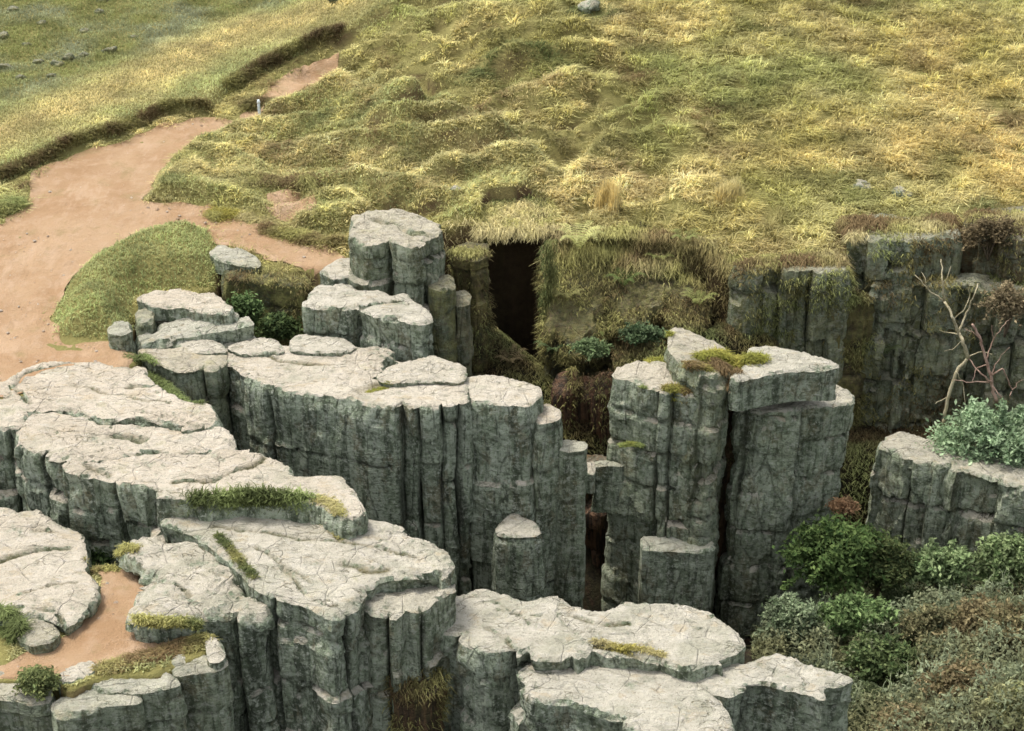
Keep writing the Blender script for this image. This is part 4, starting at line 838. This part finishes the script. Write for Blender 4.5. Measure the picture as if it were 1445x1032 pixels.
bush('weed_clump', 'pale grey green weed clump at the foot of the capped column', atD(1110,880,33), (.7, .55, .55), 2600, .07, GREYG, 'weeds', GS, ground=True)
bush('weed_clump', 'tangled grey green weeds right of the pale corner slab', atD(1150,905,31.5), (.7, .6, .5), 2600, .07, ((.1,.13,.08),(.24,.27,.18)), 'weeds', GS, ground=True)
bush('weed_clump', 'reddish dead fern clump at the base of the capped column', atD(1190,715,36.4), (.4, .3, .28), 1200, .06, ((.30,.17,.09),(.40,.26,.14)), 'weeds', GS)
bush('weed_clump', 'pale green weeds under the dark recess of the slanting blocks', atD(1330,822,33.5), (.9, .5, .45), 3000, .065, GREYG, 'weeds', GS, ground=True)
bush('weed_clump', 'light green weeds at the right edge below the grey block', atD(1425,812,33.5), (.6, .5, .5), 2200, .065, ((.13,.17,.07),(.32,.35,.17)), 'weeds', GS, ground=True)
bush('shrub', 'small round grass topped bush rooted in the crack at the bottom left', at(54,962,-1.15), (.40, .34, .32), 4200, .045, ((.10,.13,.05),(.24,.26,.10)), group=GS, clumps=20)
bush('fern', 'dark ferns growing in the hole under the left pavement', at(145,775,-2.4), (.7, .5, .45), 2600, .07, ((.03,.06,.02),(.10,.15,.05)), 'fern', stems=0, clumps=26)
bush('fern', 'green ferns on the wall of the mossy hollow by the path spur', atD(345,440,40.6), (.5, .3, .7), 2000, .07, ((.05,.09,.03),(.17,.24,.09)), 'fern', stems=0, clumps=26)
bush('fern', 'dark ferns low in the mossy hollow behind the long wall', atD(395,462,40.0), (.6, .35, .5), 2200, .07, ((.04,.07,.025),(.13,.17,.06)), 'fern', stems=0, clumps=26)
bush('fern', 'green fern patch on the ledge in front of the dark cleft', atD(835,492,40.7), (.55, .35, .3), 1800, .06, ((.06,.10,.04),(.22,.28,.13)), 'fern', stems=0, clumps=26)
bush('fern', 'dark fern patch on the ledge behind the buttress', atD(905,470,41), (.6, .35, .4), 2200, .06, ((.04,.07,.03),(.15,.2,.1)), 'fern', stems=0, clumps=26)
bush('shrub', 'heathery brown bush on the broken ledge at the right edge', atD(1400,330,43.2), (1.1, .5, .6), 3800, .055, ((.09,.07,.04),(.22,.17,.09)), group=GS)
bush('shrub', 'reddish leaved bush behind the dead branches at the right edge', atD(1425,430,41.2), (.8, .5, .8), 2400, .06, ((.13,.11,.06),(.28,.22,.13)), group=GS)
for lb, px, py, D, r_, n_, sz, cl in [
    ('feathery pale green bush rising against the grey blocks at the right', 1325, 800, -34.6, (.9,.6,.8), 5200, .065, ((.10,.16,.06),(.30,.37,.18))),
    ('tall light green bush at the right edge under the corner lip', 1425, 790, -34.3, (.9,.6,.85), 5200, .065, ((.09,.14,.05),(.28,.34,.16))),
    ('grey green sapling bush at the foot of the capped column', 1120, 872, -32.8, (.75,.5,.75), 4200, .06, ((.10,.14,.07),(.28,.33,.2))),
    ('fresh green bush in the middle of the gully below the bright one', 1210, 870, -32.5, (.9,.6,.75), 5200, .065, ((.07,.13,.04),(.24,.32,.13))),
    ('tall brown and green bush in the middle of the right edge', 1425, 905, -30.5, (.9,.6,.9), 5200, .06, ((.10,.10,.045),(.30,.25,.13))),
    ('dark green bush with small leaves right of the pale corner slab', 1250, 900, 31.0, (.9,.7,.8), 5200, .06, ((.05,.085,.03),(.16,.20,.08))),
    ('rust tinged bush halfway down the right edge of the gully', 1400, 880, 31.5, (1.0,.7,.8), 5200, .055, RUST),
    ('olive bush with rusty tips near the bottom right corner', 1370, 960, 28.6, (1.0,.7,.75), 5200, .055, ((.12,.11,.05),(.31,.24,.13))),
    ('dark bush beside the long pale corner slab', 1225, 960, 29.3, (.7,.6,.75), 4200, .055, ((.04,.06,.025),(.13,.15,.07))),
    ('pale sage green bush above the dark bush in the gully', 1160, 862, 33.6, (.9,.6,.6), 4200, .06, ((.14,.18,.10),(.34,.38,.24))),
    ('brown dying bush at the bottom of the gully near the frame edge', 1290, 1010, 27.4, (.8,.6,.6), 4200, .05, ((.10,.09,.04),(.25,.20,.11))),
    ('yellow green leafy bush at the bottom right corner', 1435, 1010, 27.0, (.7,.6,.6), 3600, .055, ((.13,.15,.06),(.33,.32,.15))),
    ('brown and green bush between the pale weeds and the right edge', 1320, 885, 32.0, (.9,.6,.7), 4600, .055, ((.10,.11,.05),(.28,.25,.13))),
    ('mottled green bush growing against the foot of the grey blocks', 1285, 815, 34.5, (.9,.6,.8), 4600, .055, ((.08,.12,.05),(.24,.29,.14)))]:
    bush('shrub', lb, atD(px, py, abs(D)), r_, n_, sz*1.15, cl, group=GS, clumps=30, ground=D > 0)
# undergrowth of the lower right gully: one tangle
def on_gully(P):
    px, py = proj(np.c_[P, samp(Z2, P[:, 0], P[:, 1])])
    return (samp(PIT2, P[:, 0], P[:, 1]) > .5) & (py > 760) & (px > 1060) & (ROCKZ(P) < -30)
T = scatter(110000, 3, 20, 22, 38, on_gully, 120)
n1 = fbm(T[:, 0]*.55, T[:, 1]*.6, 1, 601); n2 = fbm(T[:, 0]*1.7, T[:, 1]*1.7, 1, 605)
T[:, 2] += RNG.random(len(T))**.7*(.75+.75*n2+.6*n1).clip(.12, 2.)
c = lerp(np.array([.07, .085, .035]), np.array([.215, .215, .11]), np.clip(.42+1.1*n1+RNG.normal(0, .2, len(T)), 0, 1))
w = np.clip(.15+n2*1.3, 0, .85); c = c*(1-w[:, None]) + w[:, None]*np.array([.24, .28, .17])[None]
c *= RNG.uniform(.55, 1.3, (len(T), 1))
V, Q, Cc = leaves(T, .06, c)
a = RNG.uniform(0, 2*np.pi, len(T)//3); st_ = T[:len(a)].copy(); st_[:, 2] -= .1
blade_obj('undergrowth', [(V, Q, Cc), blades(st_, np.stack([np.cos(a), np.sin(a)], 1), RNG.uniform(.2, .6, len(a)), RNG.uniform(.1, .8, len(a)), RNG.uniform(.012, .025, len(a)), c[:len(a)]*1.15)], M_LEAF, kind='stuff', label='tangle of brown and green weeds in the gully at the lower right')
# fern with separate fronds
def fern(label, p, n, L, cols):
    root = empty('fern', p, label, 'fern')
    for i in range(n):
        a = 2*np.pi*i/n+RNG.normal(0, .15); d = np.array([np.cos(a), np.sin(a), 0]); s = np.array([-d[1], d[0], 0]); l = L*RNG.uniform(.8, 1.15)
        t = np.linspace(.04, 1, 16)
        mid = d[None]*(t*l*.85)[:, None]+np.array([0, 0, 1])[None]*(l*(1.75*t-1.25*t*t))[:, None]
        wd = l*.17*np.sin(np.pi*np.clip(t, .05, 1)**.75)+.008
        Vs, Qs = [], []
        for j in range(15):
            for sg in (-1, 1):
                b0, b1 = mid[j], mid[j]*.45+mid[j+1]*.55; tip = mid[j]+s*sg*wd[j]+d*.03-np.array([0, 0, .03]); k_ = len(Vs)
                Vs += [b0, b1, tip+d*.012, tip]; Qs.append((k_, k_+1, k_+2, k_+3))
        me = mesh_np('frond', np.array(Vs), [np.array(Qs)], False); c = np.array(cols)*RNG.uniform(.8, 1.2); vcol(me, np.clip(np.tile(c, (len(Vs), 1)), 0, 1)); link('frond', me, M_FERN, parent=root)
def HIT(px, py):
    dx, dy, dz = ray(px, py); t = np.linspace(24, 70, 900); P = np.stack([dx*t, dy*t], 1)
    i = int(np.argmax(H+dz*t < surf(P))); return np.array([P[i, 0], P[i, 1], H+dz*t[i]+.02])
fern('arching pale green fern on the rim right of the dark cleft', HIT(816,356)+np.array([0,-.35,.25]), 11, 1.1, (.46, .46, .18))
for px, py, n_, l_, c_, lb in [
    (985,432,9,.7,(.25,.27,.09),'pale bluish green fern on the slope just behind the buttress'),
    (880,405,9,.75,(.12,.16,.05),'dark green fern in the middle of the brown slope'),
    (780,500,10,.8,(.12,.17,.07),'dark fern on the slope right of the foot of the cleft'),
    (845,478,10,.75,(.17,.20,.065),'mid green fern above the reddish pillars'),
    (720,515,9,.7,(.22,.17,.09),'brown dying fern at the foot of the cleft'),
    (930,372,9,.65,(.17,.185,.06),'green fern under the hanging rim grass left of the mossy face'),
    (965,345,9,.65,(.20,.22,.075),'grey green fern just below the rim left of the mossy face'),
    (800,425,8,.7,(.27,.26,.10),'yellowish fern halfway down the slope right of the cleft'),
    (1250,500,9,.7,(.13,.16,.07),'small dark fern on the wide mossy face left of the bare branches')]:
    fern(lb, HIT(px, py), n_, l_, c_)
# bare branches
def branches(label, px_list, mat, group=None):
    P0 = atD(px_list[0][1][0][0], px_list[0][1][0][1], px_list[0][0])
    root = empty('dead_tree', P0, label, 'dead tree', group)
    for i, (D, pts, r0, r1) in enumerate(px_list):
        W = np.array([atD(px, py, D+(.25*math.sin(3.1*j+i) if j else 0)) for j, (px, py) in enumerate(pts)])
        tube_obj('trunk' if i == 0 else 'branch', [tube(W, r0*1.25, r1*1.3, .014)], mat, parent=root, org=P0)
    return root
branches('bare pale forked dead sapling leaning against the dark face', [(39.0, [(1331,600),(1338,560),(1350,525),(1366,505)], .045, .035), (39.0, [(1366,505),(1358,480),(1352,470),(1346,450),(1332,425)], .045, .026), (39.0, [(1332,425),(1330,400),(1328,366)], .024, .010), (39.0, [(1332,425),(1310,410),(1291,388)], .022, .008), (39.0, [(1352,470),(1365,440),(1375,415),(1380,400)], .026, .010), (39.0, [(1352,472),(1338,470),(1326,466)], .016, .006), (39, [(1338,560),(1328,565),(1320,570)], .014, .006), (39.1, [(1346,450),(1362,436),(1368,418),(1366,400)], .012, .004), (38.9, [(1310,410),(1306,396),(1300,384)], .010, .004), (39.1, [(1330,400),(1338,388),(1342,376)], .010, .004), (38.9, [(1350,525),(1360,545),(1362,575)], .014, .005), (39.0, [(1366,505),(1385,496),(1400,500)], .013, .005), (38.8, [(1358,480),(1346,492),(1332,496)], .012, .004)], M_BARK)
branches('pinkish dead sapling with drooping twigs above the pale bush', [(38.8, [(1406,568),(1400,540),(1392,508),(1384,482),(1372,458)], .04, .026), (38.8, [(1400,540),(1385,528),(1366,505)], .024, .010), (38.8, [(1398,530),(1415,520),(1428,550),(1425,562)], .022, .008), (38.8, [(1396,540),(1370,540),(1345,536)], .018, .006), (38.8, [(1392,508),(1402,480),(1400,460)], .016, .005), (38.8, [(1394,515),(1378,520),(1372,540)], .014, .005), (38.7, [(1398,530),(1410,505),(1425,490)], .013, .004), (38.8, [(1402,480),(1412,462),(1424,452)], .010, .004), (38.7, [(1400,545),(1412,560),(1416,580)], .012, .004), (38.8, [(1384,482),(1376,470),(1362,464)], .011, .004), (38.8, [(1428,550),(1436,540),(1444,536)], .009, .004)], M_PINKBARK)
# little white marker post
pp = G(367, 172); pz = float(samp(Z2, np.array([pp[0]]), np.array([pp[1]]))[0])
root = empty('marker_post', (pp[0], pp[1], pz), 'tiny white marker post beside the narrow end of the path', 'post')
tube_obj('post_shaft', [tube(np.array([[0, 0, -.3], [0, 0, .25], [0, 0, .5]]), .055, .05, seg=8)], M_PAINT, parent=root)
tube_obj('post_cap', [tube(np.array([[0, 0, .5], [0, 0, .56], [0, 0, .62]]), .075, .04, seg=8)], M_PAINT, parent=root)
# scree stones beyond the crest and stray stones on the hill
GSC = 'pale stones scattered on the moor beyond the grassy crest'
def boulder(label, px, py, r, group, col=(.1, .8, 0)):
    p = G(px, py); z = float(samp(Z2, p[:1], p[1:])[0])
    u = np.linspace(0, np.pi, 13); v = np.linspace(0, 2*np.pi, 20, endpoint=False)
    U, Vv = np.meshgrid(u, v, indexing='ij'); D = np.stack([np.sin(U)*np.cos(Vv), np.sin(U)*np.sin(Vv), np.cos(U)], 2).reshape(-1, 3)
    sd = RNG.uniform(0, 90); k_ = 1+.45*noise(D[:, 0]*1.3+sd, D[:, 1]*1.3, D[:, 2]*1.3)+.2*noise(D[:, 0]*3+sd, D[:, 1]*3, D[:, 2]*3)
    D = D*k_[:, None]*np.array([r, r*.8, r*.62]); D[:, 2] = np.round(D[:, 2]/(r*.22))*(r*.22)*.5+D[:, 2]*.5
    I = np.arange(13*20).reshape(13, 20); J = np.roll(I, -1, 1)
    me = mesh_np('boulder', D, [np.stack([I[:-1].ravel(), I[1:].ravel(), J[1:].ravel(), J[:-1].ravel()], 1)]); vattr(me, 'dirt', np.zeros(len(D)))
    o = link('boulder', me, M_ROCK, label=label, cat='stone', group=group, loc=(p[0], p[1], z+r*.02)); o['warm'], o['pale'], o['moss'], o['brown'] = col[0], col[1], col[2], 0.
for i, (px, py, r) in enumerate([(148,8,.5),(140,24,.4),(100,92,.55),(85,99,.5),(118,88,.4),(156,82,.55),(6,58,.5),(40,70,.35),(8,102,.5),(30,120,.4),(60,40,.35),(120,50,.35),(75,118,.35),(190,60,.3),(55,95,.35),(20,20,.45)]):
    boulder('grey weathered stone half sunk in the moor grass beyond the crest', px, py, r*.55, GSC, (.1, .5, .55))
for px, py, r, lb in [(832,24,.4,'pale stone poking from the grass near the top centre of the hill'),(478,10,.5,'flat pale stone at the top end of the straw coloured crest'),(1214,262,.32,'brown grey stone standing above the rocky ledge on the right'),(1270,272,.34,'rounded brown stone embedded in the turf right of the ledge'),(642,284,.2,'small pale stone in the grass just above the tall crag')]:
    boulder(lb, px, py, r, 'stray stones on the hillside', (.4, .8, .1))
def pebbles():
    n = 520; out_ = []
    P = np.concatenate([RNG.uniform([-18, 36], [-2, 62], (3000, 2)), RNG.uniform([-11, 23], [-5, 30], (900, 2))])
    m = inside(P, PATH) | inside(P, PATHL); P = P[m & (ROCKZ(P) < -50)]; P = P[RNG.random(len(P)) < np.clip(.35+.9*fbm(P[:, 0]*.5, P[:, 1]*.5, 1, 951), 0.02, 1)][:n]
    z = samp(Z2, P[:, 0], P[:, 1])+.045
    ico = np.array([(1,0,0),(-1,0,0),(0,1,0),(0,-1,0),(0,0,.7),(0,0,-.7),(.7,.6,.35),(-.6,.7,.3),(.6,-.7,.35),(-.7,-.6,.3)], float)
    T = np.array([(4,0,6),(4,6,2),(4,2,7),(4,7,1),(4,1,9),(4,9,3),(4,3,8),(4,8,0),(5,6,0),(5,2,6),(5,7,2),(5,1,7),(5,9,1),(5,3,9),(5,8,3),(5,0,8)])
    r_ = .018+.05*RNG.random(len(P))**3; V = np.concatenate([ico*RNG.uniform(.7, 1.3, (10, 1))*r+np.array([p[0], p[1], q]) for p, q, r in zip(P, z, r_)])
    F_ = np.concatenate([T+10*i for i in range(len(P))]); me = mesh_np('pebbles', V, [F_], False)
    vcol(me, np.repeat(lerp(np.array([.34, .24, .16]), np.array([.5, .44, .37]), RNG.random(len(P))), 10, 0)); link('pebbles', me, M_FERN, kind='stuff', label='small stones lying on the sandy paths')
pebbles()
# ------------------------------------------------------------------ light
w = bpy.data.worlds.new('World'); S.world = w; w.use_nodes = True; nt = w.node_tree; nt.nodes.clear()
EL, AZ = math.radians(66), math.radians(-62)     # high, from behind and to the left
sky = nt.nodes.new('ShaderNodeTexSky'); sky.sky_type = 'NISHITA'; sky.sun_disc = False
sky.sun_elevation = EL; sky.sun_rotation = AZ; sky.air_density = 1.0; sky.dust_density = 4.0; sky.ozone_density = 1.0
bg = nt.nodes.new('ShaderNodeBackground'); bg.inputs[1].default_value = .15
ow = nt.nodes.new('ShaderNodeOutputWorld'); hs = nt.nodes.new('ShaderNodeHueSaturation'); hs.inputs['Saturation'].default_value = .3; nt.links.new(sky.outputs[0], hs.inputs['Color']); nt.links.new(hs.outputs[0], bg.inputs[0]); nt.links.new(bg.outputs[0], ow.inputs[0])
sun = bpy.data.lights.new('sun', 'SUN'); sun.energy = 1.3; sun.angle = math.radians(12); sun.color = (1, .94, .84)
so = bpy.data.objects.new('sun', sun); COL.objects.link(so)
dirv = Vector((math.sin(AZ)*math.cos(EL), math.cos(AZ)*math.cos(EL), math.sin(EL)))   # towards the sun
so.rotation_euler = dirv.to_track_quat('Z', 'Y').to_euler()
S.view_settings.view_transform = 'Standard'; S.view_settings.look = 'None'; S.view_settings.gamma = 1; S.view_settings.use_curve_mapping = False
S.view_settings.exposure = 1.12
S.render.engine = 'CYCLES'
S.cycles.use_denoising = True
S.cycles.max_bounces = 5; S.cycles.diffuse_bounces = 3; S.cycles.transmission_bounces = 2
S.cycles.filter_width = 1.6
